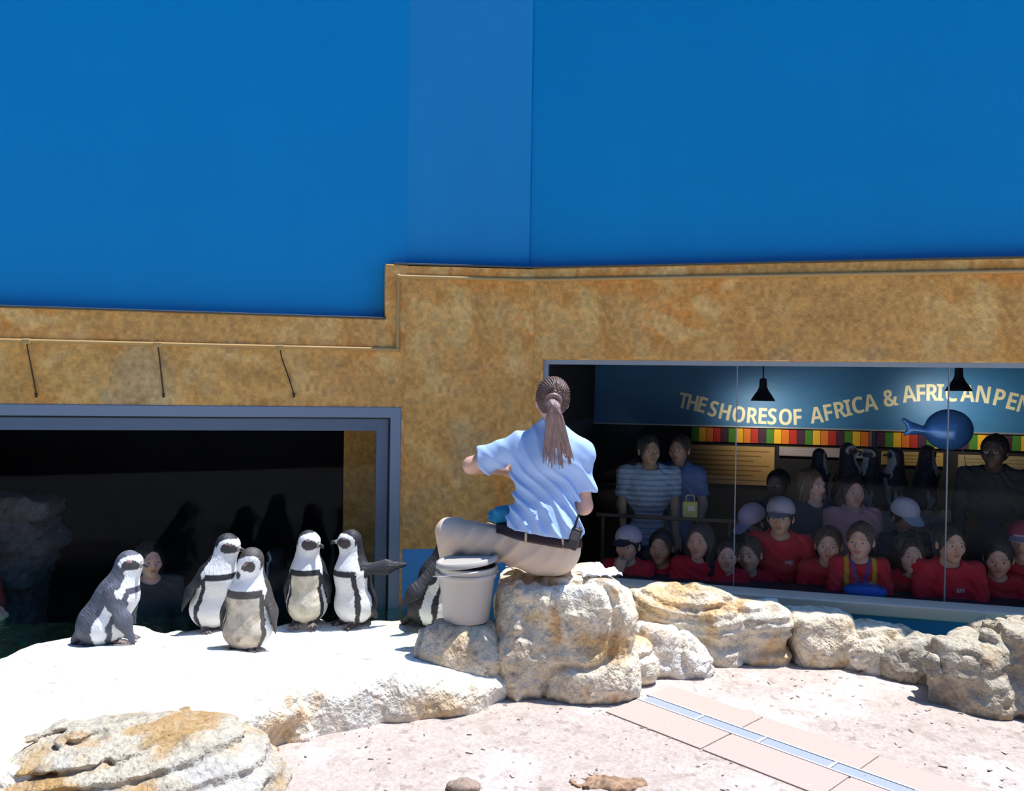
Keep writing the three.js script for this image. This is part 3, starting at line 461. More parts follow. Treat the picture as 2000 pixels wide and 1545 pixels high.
function hairGeo(kind, c, k = 1) {
  const cap0 = ell([0, 0.029, -0.02], [0.084, 0.1, 0.1]), face = uni([ell([0, -0.04, 0.095], [0.068, 0.118, 0.085])], 0.02);
  const fold = (x, y, z) => 0.004 * Math.sin(Math.atan2(x, -z + 0.02) * 26 + y * 30) + 0.006 * noise3(x * 30, y * 12, z * 30);
  let f;
  if (kind === 'short') f = (x, y, z) => smax(smax(cap0(x, y, z) + fold(x, y, z), -face(x, y, z), 0.012), -(y + 0.055 + (z < 0 ? 0.03 : 0)), 0.02);
  else if (kind === 'curly') { const b = uni([cap0, ell([0, -0.02, -0.05], [0.115, 0.13, 0.09]), ell([0, 0.05, -0.02], [0.1, 0.1, 0.1])], 0.04); f = (x, y, z) => smax(b(x, y, z) + 0.014 * noise3(x * 42, y * 42, z * 42), -face(x, y, z), 0.015); }
  else { const b = uni([cap0, cap([0.055, -0.02, -0.03], [0.075, -0.2, -0.02], 0.05, 0.03), cap([-0.055, -0.02, -0.03], [-0.075, -0.2, -0.02], 0.05, 0.03), cap([0, 0, -0.05], [0, -0.2, -0.06], 0.06, 0.05)], 0.05); f = (x, y, z) => smax(b(x, y, z) + fold(x, y, z), -face(x, y, z), 0.012); }
  const sc = (x, y, z) => f(x / k, y / k, z / k) * k * 0.85;
  return meshSDF(sc, [-0.15 * k, -0.27 * k, -0.19 * k], [0.15 * k, 0.2 * k, 0.13 * k], 0.0062 * k, (x, y, z) => { const q = 1 + 0.3 * noise3(x * 60, y * 14, z * 60); return [c[0] * q, c[1] * q, c[2] * q]; });
}
function capGeo(c, c2, k = 1) {   // baseball cap: crown and peak
  const crown = ell([0, 0.055, -0.018], [0.092, 0.088, 0.106]), peak = fcap([0, 0.042, 0.06], [0, 0.032, 0.125], 0.072, 0.06, [0, 1, 0.15], 9);
  const f = (x, y, z) => { x /= k; y /= k; z /= k; return Math.min(smax(smax(crown(x, y, z), -(y - 0.03), 0.008), -(ell([0, 0.05, -0.018], [0.086, 0.08, 0.1])(x, y, z)), 0.003), smax(peak(x, y, z), -(z - 0.04), 0.01)) * k * 0.9; };
  return meshSDF(f, [-0.12 * k, 0.0, -0.14 * k], [0.12 * k, 0.17 * k, 0.22 * k], 0.0042 * k, (x, y, z) => z > 0.075 * k && y < 0.06 * k ? c2 : c);
}
// a person standing at the group's origin, facing +z
function person(o, label, pos, turn, group) {
  const g = thing('person', label, 'person', pos, turn, group), h = o.h, S = o.S ?? h / 1.7, hs = o.hs ?? S, lean = o.lean ?? 0;
  const chin = h - 0.225 * hs, sh = chin - 0.05 * S, hipY = 0.53 * h, hd = [o.hx ?? 0, h - 0.118 * hs, lean], up = (y, z = 0) => z + lean * clamp((y - hipY) / (h - hipY), 0, 1);
  const wS = (o.wide ?? 1) * S, sL = [[0.155 * wS, sh - 0.01 * S, up(sh)], [-0.155 * wS, sh - 0.01 * S, up(sh)]];
  const arms = o.arms ?? [[[0.21 * S, sh - 0.26 * S, 0.0], [0.2 * S, sh - 0.48 * S, 0.1]], [[-0.21 * S, sh - 0.26 * S, 0.0], [-0.2 * S, sh - 0.48 * S, 0.1]]];
  const torso = (q) => uni([ell([0, sh - 0.14 * S, up(sh - 0.14 * S)], [0.152 * wS + q, 0.2 * S + q, 0.1 * wS + q]), ell([0, hipY + 0.1 * S, up(hipY + 0.1 * S)], [0.138 * wS + q, 0.2 * S + q, 0.098 * wS + q]), cap(sL[0], sL[1], 0.05 * S + q), cap([0, sh, up(sh)], [0, sh + 0.045 * S, up(sh) + 0.0], 0.07 * S + q, 0.05 * S + q)], 0.07 * S);
  const skin = o.skin ?? [0.42, 0.24, 0.16], skinC = () => skin;
  // skin: torso, arms, head, hands
  const hand = arms.map(([e, w], i) => { const d = o.hands?.[i]?.d ?? [w[0] - e[0], w[1] - e[1], w[2] - e[2]], n = o.hands?.[i]?.n ?? [0, -1, 0.2]; return { w, d, f: handF(w, d, n, (i ? 1 : -1) * (o.hands?.[i]?.s ?? 1), S * 0.98, o.hands?.[i]?.curl ?? 0.35) }; });
  const armF = arms.map(([e, w], i) => uni([cap(sL[i], e, 0.043 * S, 0.036 * S), cap(e, w, 0.036 * S, 0.025 * S)], 0.02));
  const neck = cap([0, sh - 0.04 * S, up(sh)], [hd[0], hd[1] - 0.05 * hs, hd[2] - 0.018 * hs], 0.052 * S, 0.048 * hs);
  const flesh = uni([torso(-0.012), ...armF, neck, cap([0.08 * S, hipY, 0], [0.085 * S, 0.06 * S, 0], 0.07 * S, 0.035 * S), cap([-0.08 * S, hipY, 0], [-0.085 * S, 0.06 * S, 0], 0.07 * S, 0.035 * S)], 0.025);
  const [lo, hi] = bounds([[0, 0, 0], hd, ...sL, ...arms.flat()], 0.14 * S); lo[1] = -0.01; hi[1] = sh + 0.12 * S;
  const geos = [meshSDF(flesh, lo, hi, 0.0125 * Math.max(S, 0.8), skinC)];
  const hf = headF(), hr = new THREE.Euler(o.nod ?? 0, o.look ?? 0, o.tilt ?? 0, 'YXZ');
  const hg = meshSDF((x, y, z) => hf(x / hs, y / hs, z / hs) * hs, [-0.1 * hs, -0.125 * hs, -0.12 * hs], [0.1 * hs, 0.13 * hs, 0.12 * hs], 0.0042 * hs, (x, y, z) => headColor(skin, o.hair ?? [0.03, 0.02, 0.015])(x / hs, y / hs, z / hs));
  const place = (ge) => ge.applyMatrix4(new THREE.Matrix4().makeRotationFromEuler(hr)).translate(...hd);
  geos.push(place(hg));
  for (const q of hand) geos.push(meshSDF(q.f, ...bounds([q.w, addv(q.w, v3(q.d).normalize().toArray(), 0.16 * S)], 0.075 * S), 0.0044, skinC));
  part(g, 'body', mergeGeometries(geos.map((q) => { q.deleteAttribute('uv'); return q; })), skinMat);
  // shirt
  const sc = o.shirt ?? [0.4, 0.02, 0.03], long = o.long, tors = torso(0.006), sleeve = arms.map(([e, w], i) => { const t = long ? 1 : 0.72, e2 = long ? e : addv(sL[i], [e[0] - sL[i][0], e[1] - sL[i][1], e[2] - sL[i][2]], t); const L = [cap(sL[i], e2, 0.062 * S, (long ? 0.05 : 0.06) * S)]; if (long) L.push(cap(e, w, 0.05 * S, 0.036 * S)); const ax = v3(e).sub(v3(sL[i])).normalize(), q = uni(L, 0.02); return long ? q : (x, y, z) => smax(q(x, y, z), (x - e2[0]) * ax.x + (y - e2[1]) * ax.y + (z - e2[2]) * ax.z, 0.01); });
  const shirtAll = uni([tors, ...sleeve], 0.03), nk = ell([0, sh + 0.055 * S, up(sh) + 0.02 * S], [0.07 * S, 0.06 * S, 0.085 * S]), hem = o.hem ?? hipY - 0.02 * S;
  const sf = (x, y, z) => { let d = shirtAll(x, y, z); if (d > 0.06) return d; d += 0.004 * Math.sin((x * 0.8 + y) * 70 / S + 5 * noise3(x * 9, y * 9, z * 9)) + 0.005 * noise3(x * 18, y * 18, z * 18); d = smax(d, -nk(x, y, z), 0.012); return smax(d, hem - y, 0.01) * 0.85; };
  const logo = o.logo, stripe = o.stripe;
  const sCol = (x, y, z) => { if (stripe && Math.abs(((y * 24) % 1 + 1) % 1 - 0.5) < 0.16) return stripe; if (logo && z > up(y) + 0.05 && Math.abs(x - 0.055 * S) < 0.026 * S && Math.abs(y - (sh - 0.13 * S)) < 0.012 * S && noise3(x * 190, y * 190, 1) > -0.25) return logo; if (o.strap && Math.abs(Math.abs(x) - 0.1 * S) < 0.014 && y > sh - 0.25 * S) return o.strap; if (o.lanyard && z > up(y) && Math.abs(Math.abs(x) - (sh - y) * -0.25 - 0.055 * S) < 0.009 && y > sh - 0.22 * S) return o.lanyard; const k = 1 + 0.1 * noise3(x * 12, y * 12, z * 12); return [sc[0] * k, sc[1] * k, sc[2] * k]; };
  const [l2, h2] = bounds([[0, hem, 0], [0, sh, up(sh)], ...sL, ...arms.flat()], 0.13 * S);
  part(g, 'shirt', meshSDF(sf, l2, h2, 0.0085, sCol), clothMat);
  const pc = o.pants ?? [0.03, 0.035, 0.06], pf = uni([ell([0, hipY + 0.04 * S, up(hipY)], [0.15 * wS, 0.14 * S, 0.112 * wS]), cap([0.08 * S, hipY - 0.02, 0], [0.085 * S, 0.1 * S, 0], 0.082 * S, 0.055 * S), cap([-0.08 * S, hipY - 0.02, 0], [-0.085 * S, 0.1 * S, 0], 0.082 * S, 0.055 * S)], 0.03);
  part(g, 'trousers', meshSDF((x, y, z) => smax(pf(x, y, z), y - hipY - 0.06 * S, 0.01), [-0.26 * wS, -0.0, -0.2 * S], [0.26 * wS, hipY + 0.12 * S, 0.2 * S], 0.014, () => pc), clothMat);
  part(g, 'shoes', mergeGeometries([1, -1].map((s) => rb(0.085 * S, 0.07 * S, 0.23 * S, 0.03 * S, s * 0.085 * S, 0.035 * S, 0.045 * S))), mat(40, 40, 46, 0.7));
  const hm = part(g, 'hair', place(hairGeo(o.hairKind ?? 'short', o.hair ?? [0.03, 0.02, 0.015], hs)), hairMat);
  if (o.cap) part(g, 'cap', place(capGeo(o.cap, o.cap2 ?? o.cap, hs)), clothMat);
  return g;
}

// ---------- the keeper ----------
{
  const A = (px, py, d) => at(px, py, d).toArray(), O = A(1062, 1106, 4.24); O[1] = 0.585;
  const R = (px, py, d) => { const p = A(px, py, d); return [p[0] - O[0], p[1] - O[1], p[2] - O[2]]; };
  const g = thing('person', 'keeper in a light blue shirt and khaki trousers seated on the boulder, back turned', 'person', O);
  const head = R(1078, 786, 4.25), neckB = R(1074, 846, 4.28), sLf = R(1014, 872, 4.30), sRt = R(1132, 884, 4.25);
  const eL = R(921, 909, 4.40), wL = R(985, 918, 4.62), eR = R(1140, 988, 4.28), wR = R(1112, 996, 4.52);
  const hipL = R(1030, 1066, 4.24), hipR = R(1085, 1070, 4.22), knL = R(886, 1046, 4.42), anL = R(893, 1218, 4.5), knR = R(1098, 1066, 4.68), anR = R(1090, 1240, 4.74);
  const skin = [0.62, 0.36, 0.26];
  const chest = R(1073, 915, 4.26), waist = R(1062, 1010, 4.22);
  const torso = (q) => uni([ell(chest, [0.19 + q, 0.165 + q, 0.112 + q], 0.05), ell(R(1092, 890, 4.26), [0.13 + q, 0.1 + q, 0.1 + q]), ell(waist, [0.16 + q, 0.18 + q, 0.108 + q]), cap(sLf, sRt, 0.052 + q), cap(neckB, R(1076, 826, 4.27), 0.078 + q, 0.05 + q), cap(R(1036, 1040, 4.21), R(1090, 1044, 4.2), 0.112 + q)], 0.08);
  // skin
  const hL = handF(wL, [1, 0.1, -0.6], [0.3, -0.3, 1], 1, 1, 0.7), hR = handF(wR, [-0.5, 0.05, -1], [0, -1, 0], -1, 1, 0.6);
  const flesh = uni([torso(-0.02), cap(sLf, eL, 0.05, 0.042), cap(eL, wL, 0.043, 0.03), cap(sRt, eR, 0.05, 0.043), cap(eR, wR, 0.044, 0.031), cap(neckB, addv(head, [0, -0.05, -0.0]), 0.055, 0.052), cap(hipL, knL, 0.075, 0.055), cap(knL, anL, 0.055, 0.04), cap(hipR, knR, 0.075, 0.055), cap(knR, anR, 0.055, 0.04)], 0.03);
  const [lo, hi] = bounds([sLf, sRt, eL, wL, eR, wR, knL, anL, knR, anR, neckB], 0.13);
  const sk = () => skin, geos = [meshSDF(flesh, lo, hi, 0.011, (x, y, z) => { const k = 1 + 0.07 * noise3(x * 25, y * 25, z * 25); return [skin[0] * k, skin[1] * k, skin[2] * k]; })];
  const hf = headF(), rot = new THREE.Matrix4().makeRotationFromEuler(new THREE.Euler(0.12, 188 * D, 0.03, 'YXZ')), put = (ge) => ge.applyMatrix4(rot).translate(...head);
  geos.push(put(meshSDF(hf, [-0.1, -0.125, -0.12], [0.1, 0.13, 0.12], 0.0042, headColor(skin, [0.05, 0.03, 0.02]))));
  geos.push(meshSDF(hL, ...bounds([wL, addv(wL, [0.1, 0.01, -0.08])], 0.1), 0.004, sk), meshSDF(hR, ...bounds([wR, addv(wR, [-0.06, 0, -0.12])], 0.1), 0.004, sk));
  part(g, 'body', mergeGeometries(geos.map((q) => { q.deleteAttribute('uv'); return q; })), skinMat);
  // shirt
  const slv = (s, e, t, r0, r1) => { const e2 = addv(s, [e[0] - s[0], e[1] - s[1], e[2] - s[2]], t), ax = v3(e).sub(v3(s)).normalize(), q = cap(s, e2, r0, r1); return (x, y, z) => smax(q(x, y, z), (x - e2[0]) * ax.x + (y - e2[1]) * ax.y + (z - e2[2]) * ax.z, 0.008); };
  const all = uni([torso(0.012), slv(sLf, eL, 0.74, 0.07, 0.078), slv(sRt, eR, 0.72, 0.066, 0.062)], 0.035);
  const collar = (x, y, z) => { const dx = x - neckB[0], dz = z - neckB[2], dy = y - (neckB[1] + 0.03); return Math.abs(Math.hypot(dx, dz) - (0.068 - dy * 0.2)) - 0.006 + Math.max(0, Math.abs(dy) - 0.026); };
  const nk = cap(addv(neckB, [0, 0.03, 0]), addv(neckB, [0, 0.15, 0]), 0.058, 0.064);
  const hemY = (x) => R(1060, 1046, 4.1)[1] + (x - R(1060, 1046, 4.1)[0]) * -0.14;
  const shirtF = (x, y, z) => {
    let d = all(x, y, z); if (d > 0.08) return d;
    const w = 0.05 * noise3(x * 5 + 3, y * 5, z * 3), warp = noise3(x * 4, y * 4 + 8, z * 4);
    const low = sstep(0.5, 0.25, y), ph = (x * (0.75 + 0.3 * low) + y + w + 0.06 * Math.sin(x * 9)) * 62 + warp * 3.6;
    const ridge = Math.pow(0.5 + 0.5 * Math.sin(ph), 2.6), mask = sstep(0.62, 0.45, y) * (0.55 + 0.6 * noise3(x * 6 + 1, y * 6, z * 2)) + 0.18;
    d -= (ridge - 0.35) * 0.027 * mask; d += 0.006 * noise3(x * 14, y * 14, z * 14);
    d = smin(d, collar(x, y, z), 0.006); d = smax(d, -nk(x, y, z), 0.006);
    return smax(d, hemY(x) - y, 0.012) * 0.8;
  };
  const [l2, h2] = bounds([sLf, sRt, eL, addv(eR, [0, 0.06, 0]), waist, R(1060, 1060, 4.2), neckB], 0.15);
  part(g, 'shirt', meshSDF(shirtF, l2, h2, 0.0058, (x, y, z) => { const k = 1 + 0.05 * noise3(x * 9, y * 9, z * 9); return [0.40 * k, 0.56 * k, 0.86 * k]; }), clothMat);
  // trousers
  const tr = uni([cap(hipL, hipR, 0.115), ell(R(1060, 1080, 4.22), [0.16, 0.11, 0.135]), cap(hipL, knL, 0.112, 0.092), cap(knL, addv(anL, [0, 0.06, 0]), 0.09, 0.068), cap(hipR, knR, 0.112, 0.09), cap(knR, addv(anR, [0, 0.06, 0]), 0.088, 0.068), cap(R(1040, 1046, 4.21), R(1085, 1050, 4.2), 0.108)], 0.05);
  const beltY = (x) => R(1060, 1056, 4.1)[1] + (x - R(1060, 1056, 4.1)[0]) * -0.14;
  const trF = (x, y, z) => { let d = tr(x, y, z); if (d > 0.06) return d; d -= 0.011 * (Math.pow(0.5 + 0.5 * Math.sin((x * 1.1 - y * 0.8 + 0.05 * noise3(x * 6, y * 6, z * 6)) * 62), 2) - 0.4) * (0.6 + 0.6 * noise3(x * 5, y * 5, z * 5)); d += 0.007 * noise3(x * 9, y * 9, z * 9); d = smax(d, y - beltY(x), 0.01); return smax(d, -0.012 - y + (Math.abs(x + 0.05) < 0.2 && z > -0.1 ? 0.0 : -9), 0.01) * 0.82; };
  const [l3, h3] = bounds([hipL, hipR, knL, anL, knR, anR], 0.15);
  part(g, 'trousers', meshSDF(trF, l3, h3, 0.0075, (x, y, z) => { const k = 1 + 0.07 * noise3(x * 10, y * 10, z * 10); return [0.64 * k, 0.50 * k, 0.385 * k]; }), clothMat);
  // belt: follows the waist
  const beltF = (x, y, z) => smax(smax(tr(x, y, z) - 0.009, Math.abs(y - beltY(x) - 0.002) - 0.0215, 0.006), -(tr(x, y, z) + 0.012), 0.004);
  const [l4, h4] = bounds([R(1040, 1046, 4.21), R(1088, 1050, 4.2)], 0.19);
  const belt = part(g, 'belt', meshSDF(beltF, l4, h4, 0.005, () => [0.028, 0.012, 0.012]), std({ vertexColors: true, roughness: 0.4 }), 'dark brown leather belt');
  for (const px of [1027, 1099]) { const p = R(px, 1054, 4.08); part(g, 'belt_loop', rb(0.012, 0.055, 0.012, 0.004, p[0], beltY(p[0]) + 0.002, p[2] - 0.002 + (px > 1060 ? -0.0 : 0)), mat(190, 168, 140, 0.9)); }
  // shoes
  for (const a of [anL, anR]) part(g, 'shoe', meshSDF(uni([cap(addv(a, [0, 0.02, 0]), addv(a, [0, -0.035, 0]), 0.05, 0.045), cap(addv(a, [0, -0.045, 0.01]), addv(a, [-0.05, -0.05, -0.15]), 0.042, 0.036)], 0.03), ...bounds([a, addv(a, [-0.05, -0.05, -0.15])], 0.09), 0.01, () => [0.03, 0.025, 0.02]), clothMat);
  // hair with ponytail
  const hc = [0.105, 0.056, 0.042], capH = ell([0, 0.03, -0.022], [0.09, 0.105, 0.108]), face = ell([0, -0.06, 0.09], [0.068, 0.115, 0.085]);
  const hairF = (x, y, z) => smax(smax(capH(x, y, z) + 0.0035 * Math.sin(Math.atan2(x, y - 0.02) * 44) * sstep(0.0, -0.08, z) + 0.003 * noise3(x * 60, y * 30, z * 30), -face(x, y, z), 0.012), -(y + 0.075), 0.02) * 0.85;
  const hair = part(g, 'hair', put(meshSDF(hairF, [-0.12, -0.11, -0.16], [0.12, 0.16, 0.12], 0.0042, (x, y, z) => { const q = 1 + 0.35 * Math.sin(Math.atan2(x, y - 0.02) * 60 + 3 * noise3(x * 20, y * 20, z * 20)) * 0.6; return [hc[0] * q, hc[1] * q, hc[2] * q]; })), hairMat);
  const knot = R(1081, 784, 4.118);
  part(hair, 'hair_tie', new THREE.TorusGeometry(0.021, 0.0085, 10, 24).translate(...addv(knot, [0, 0, -0.012])), mat(60, 30, 30, 0.8), 'dark hair tie');
  part(hair, 'bun', new THREE.TorusGeometry(0.031, 0.0145, 12, 28).scale(1, 0.95, 0.8).translate(...addv(knot, [0, 0, -0.002])), std({ color: LC([0.2, 0.125, 0.105]), roughness: 0.42 }), 'coiled hair round the tie, lighter brown standing in for its highlight');  // lighter colour of this ring paints the highlight on the hair
  const r = rng(91), strands = [];
  for (let i = 0; i < 34; i++) { const a = r() * 6.28, q = Math.sqrt(r()), e = (r() - 0.5) * 2, L = 0.26 + r() * 0.07, p0 = addv(knot, [Math.cos(a) * 0.012 * q, Math.sin(a) * 0.012 * q, -0.02]), p1 = addv(knot, [Math.cos(a) * 0.026 * q, -0.02 + Math.sin(a) * 0.012 * q, 0.022 + 0.01 * q]), p2 = addv(knot, [e * 0.028 + 0.004, -0.06, 0.035 + 0.012 * r()]), p3 = addv(knot, [e * 0.048 + 0.014, -0.15, 0.02 + 0.016 * r()]), p4 = addv(knot, [e * 0.082 + 0.03, -L - 0.02 * r(), 0.004 + 0.018 * r()]);
    const c = new THREE.CatmullRomCurve3([p0, p1, p2, p3, p4].map(v3)), pts = c.getPoints(16), rr = 0.0085 + r() * 0.004; strands.push(...pts.slice(1).map((p, k) => cap(pts[k].toArray(), p.toArray(), rr * (1 - Math.max(0, k - 11) * 0.15), rr * (1 - Math.max(0, k - 10) * 0.15)))); }
  const tailF = (x, y, z) => { let d = 1e9; for (const s of strands) d = Math.min(d, s(x, y, z)); return d; };
  const [l5, h5] = bounds([knot, addv(knot, [0.04, -0.34, 0.02])], 0.11);
  part(hair, 'ponytail', meshSDF(tailF, l5, h5, 0.0045, (x, y, z) => { const q = 1.25 + 0.45 * noise3(x * 120, y * 12, z * 120); return [0.17 * q, 0.105 * q, 0.092 * q]; }), hairMat);
  // things she carries
  const rp = A(1122, 1052, 4.09), radio = thing('two_way_radio', 'black two-way radio clipped to the back of the keeper belt', 'radio', rp);
  radio.rotation.set(0.1, -0.3, -0.28);
  part(radio, 'case', rb(0.055, 0.115, 0.032, 0.01, 0, 0, 0), mat(34, 34, 38, 0.5)); part(radio, 'antenna', new THREE.CylinderGeometry(0.005, 0.007, 0.075, 10).translate(-0.017, 0.092, 0), mat(22, 22, 24, 0.6)); part(radio, 'knob', new THREE.CylinderGeometry(0.007, 0.008, 0.016, 12).translate(0.012, 0.064, 0), mat(120, 120, 125, 0.4)); part(radio, 'belt_clip', rb(0.026, 0.06, 0.008, 0.003, 0, 0.02, -0.021), mat(60, 60, 64, 0.4)); part(radio, 'speaker_grille', rb(0.04, 0.045, 0.004, 0.002, 0, 0.02, 0.017), mat(80, 80, 84, 0.6));
  const tp = A(982, 1006, 4.3), tf = rough(uni([rbx([0, 0, 0], [0.05, 0.042, 0.03], 0.02), ell([0.02, 0.02, 0], [0.04, 0.035, 0.03])], 0.02), 5, 0.008, { freq: 14, crack: 0.003 });
  const cl = single('glove', 'bright teal rubber glove lying on the keeper lap', 'glove', meshSDF(uni([(x, y, z) => tf(x, y, z), cap([-0.03, -0.01, 0], [-0.075, -0.002, 0.0], 0.011, 0.009), cap([-0.03, -0.022, 0.01], [-0.07, -0.024, 0.01], 0.011, 0.009), cap([-0.03, 0.01, -0.01], [-0.068, 0.016, -0.012], 0.01, 0.008)], 0.012), [-0.1, -0.07, -0.06], [0.09, 0.08, 0.06], 0.005, () => [0.012, 0.22, 0.40]), clothMat); cl.position.set(...tp);
}

// ---------- bucket ----------
{
  const p = at(911, 1204, 4.2), b = thing('bucket', 'grey plastic bucket with a lid and wire handle on the small boulder', 'bucket', [p.x, 0.345, p.z]);
  const m = mat(186, 178, 168, 0.45), m2 = mat(176, 170, 162, 0.5);
  const prof = [[0, 0], [0.112, 0], [0.117, 0.006], [0.121, 0.04], [0.122, 0.045], [0.143, 0.225], [0.152, 0.228], [0.153, 0.25], [0.146, 0.252], [0.1465, 0.268], [0.155, 0.272], [0.156, 0.282], [0.15, 0.286], [0.143, 0.284], [0.118, 0.02], [0, 0.015]].map(([x, y]) => new THREE.Vector2(x, y));
  part(b, 'pail', new THREE.LatheGeometry(prof, 56), m);
  const lid = part(b, 'lid', new THREE.LatheGeometry([[0, 0.006], [0.128, 0.006], [0.132, 0.0], [0.138, 0.0], [0.142, 0.012], [0.16, 0.012], [0.162, -0.014], [0.157, -0.014], [0.155, 0.002], [0, -0.002]].reverse().map(([x, y]) => new THREE.Vector2(x, y)), 56), m2, 'pale lid set slightly askew');
  lid.position.set(0.0, 0.308, 0.0); lid.rotation.set(-0.05, 0, 0.13);
  const hp = []; for (let i = 0; i <= 24; i++) { const a = Math.PI * i / 24; hp.push([Math.cos(a) * 0.158, 0.248 + Math.sin(a) * 0.03 + 0.02 * Math.cos(a) * 0, Math.sin(a) * 0.163]); }
  const hd = part(b, 'handle', tube(hp, 0.0032, 60, 8), mat(200, 200, 204, 0.3, { metalness: 0.8 }), 'thin wire handle folded down in front');
  hd.rotation.z = 0.08;
  for (const s of [1, -1]) part(b, 'handle_lug', new THREE.CylinderGeometry(0.014, 0.014, 0.012, 16).rotateZ(Math.PI / 2).translate(s * 0.158, 0.247, 0), m2);
  b.rotation.y = 0.3;
}
{ // crumpled white cloth
  const p = at(1172, 1090, 4.22);
  const n = 40, geo = new THREE.PlaneGeometry(0.19, 0.15, n, n).rotateX(-Math.PI / 2), a = geo.attributes.position;
  for (let i = 0; i < a.count; i++) { const x = a.getX(i), z = a.getZ(i), pk = Math.exp(-((x + 0.005) ** 2 * 900 + (z + 0.01) ** 2 * 500)); a.setY(i, 0.012 + 0.055 * pk + 0.016 * Math.abs(noise3(x * 26, 3, z * 26)) + Math.max(0, x) * 0.1 + 0.01 * noise3(x * 60, 1, z * 60)); a.setX(i, x * (1 + 0.1 * noise3(z * 20, 5, 1))); }
  geo.computeVertexNormals();
  const top = geo, bot = geo.clone().translate(0, -0.004, 0); { const ix = bot.index.array; for (let i = 0; i < ix.length; i += 3) { const t = ix[i]; ix[i] = ix[i + 1]; ix[i + 1] = t; } bot.computeVertexNormals(); }
  const c = single('paper_towel', 'crumpled white paper towel on the boulder right of the keeper', 'towel', mergeGeometries([top, bot]), mat(236, 236, 238, 0.9)); c.position.set(p.x, 0.575, p.z); c.rotation.y = 0.2;
}
// ---------- conduit and spray hoses on the stucco ----------
{
  const tan = mat(178, 140, 84, 0.6), dark = mat(70, 48, 26, 0.8), z = 0.022;
  const cA = (WL.hit(20, 664)[1] + WL.hit(760, 684)[1]) / 2, cx = WL.hit(776, 690)[0], cB = topHigh - 0.075;
  const g = WL.put(thing('conduit', 'tan painted conduit running along the stucco and stepping up at the pier', 'conduit'));
  part(g, 'pipe', rod([-0.2, cA, z], [cx, cA, z], 0.0115, 12), tan); part(g, 'riser', rod([cx, cA, z], [cx, cB, z], 0.0115, 12), tan);
  part(g, 'elbow', new THREE.SphereGeometry(0.018, 14, 10).translate(cx, cA, z), tan); part(g, 'elbow', new THREE.SphereGeometry(0.018, 14, 10).translate(cx, cB, z), tan);
  const inv = new THREE.Matrix4().copy(WL.o.matrixWorld).invert(), L = (Wf, x) => Wf.world(x, cB, z).applyMatrix4(inv).toArray();
  part(g, 'pipe', tube([[cx, cB, z], L(WM, 0.06), L(WM, WM.len - 0.05), L(WR, 0.1), L(WR, 1.5), L(WR, WR.len + 0.2)], 0.0125, 90, 10), tan);
  const hoses = [[55, 72, 'left edge'], [310, 320, 'middle of the dark window'], [548, 574, 'right part of the dark window']];
  hoses.forEach(([px, px2, w], i) => {
    const x = WL.hit(px, 690)[0], b = WL.hit(px2, 776), h = WL.put(thing('spray_hose', 'thin dark hose drooping from the conduit above the ' + w, 'hose', [0, 0, 0], 0, 'hoses under the conduit'));
    part(g, 'tee_fitting', rb(0.05, 0.034, 0.034, 0.008, x, cA - 0.004, z), tan);
    part(h, 'tube', tube([[x, cA - 0.02, z], [x + 0.006, cA - 0.06, z], [lerp(x, b[0], 0.6), lerp(cA, b[1], 0.6), 0.012], [b[0], b[1] + 0.02, 0.012]], 0.0042, 30, 8), dark);
    part(h, 'nozzle', new THREE.CylinderGeometry(0.009, 0.006, 0.028, 12).translate(b[0], b[1] + 0.012, 0.013), mat(32, 24, 18, 0.6));
  });
}
// ---------- drain, apron and litter on the ground ----------
const onGround = (px, py) => { const v = ray(px, py), t = -EYE.y / v.y; return [EYE.x + v.x * t, -(EYE.z + v.z * t)]; };
{
  const a = onGround(1262, 1366), b = onGround(1790, 1556), dx = b[0] - a[0], dd = b[1] - a[1], L = Math.hypot(dx, dd), th = Math.atan2(dd, dx);
  const pink = std({ map: groundMap.clone(), color: LC([0.98, 0.86, 0.80]), roughness: 0.9 }); pink.map.repeat.set(0.9, 0.9);
  const pinkM = std({ color: LC([0.46, 0.345, 0.285]), roughness: 0.9, bumpMap: grainBump, bumpScale: 0.002 });
  const q = (s, e, w0, w1) => { const P = (t, w) => [a[0] + dx * t - dd / L * w, a[1] + dd * t + dx / L * w]; return [P(s, w0), P(e, w0), P(e, w1), P(s, w1)]; };
  const slabs = 3; for (let i = 0; i < slabs; i++) { const s = -0.02 + i * 0.42, e = s + 0.412; part(ground, 'apron_slab', flatXZ(q(s, e, 0.047, 0.235), 0.006, 0.02), pinkM, 'smooth pinkish concrete apron slab'); part(ground, 'apron_slab', flatXZ(q(s, e, -0.28, -0.047), 0.006, 0.02), pinkM, 'smooth pinkish concrete apron slab'); }
  const g = thing('drain_channel', 'pale grey drain channel crossing the pink apron', 'drain'), gm = mat(146, 152, 160, 0.6), gw = mat(190, 192, 195, 0.6);
  for (const s of [1, -1]) part(g, 'rail', flatXZ(q(-0.02, 1.3, s * 0.036, s * 0.046), 0.009, 0.03), gw);
  for (let i = 0; i < 5; i++) { const s = 0.0 + i * 0.25, e = s + 0.235; part(g, 'cover_plate', flatXZ(q(s, e, -0.034, 0.034), 0.006, 0.02), gm); part(g, 'cross_bar', flatXZ(q(e + 0.002, e + 0.013, -0.034, 0.034), 0.008, 0.02), gw); }
}
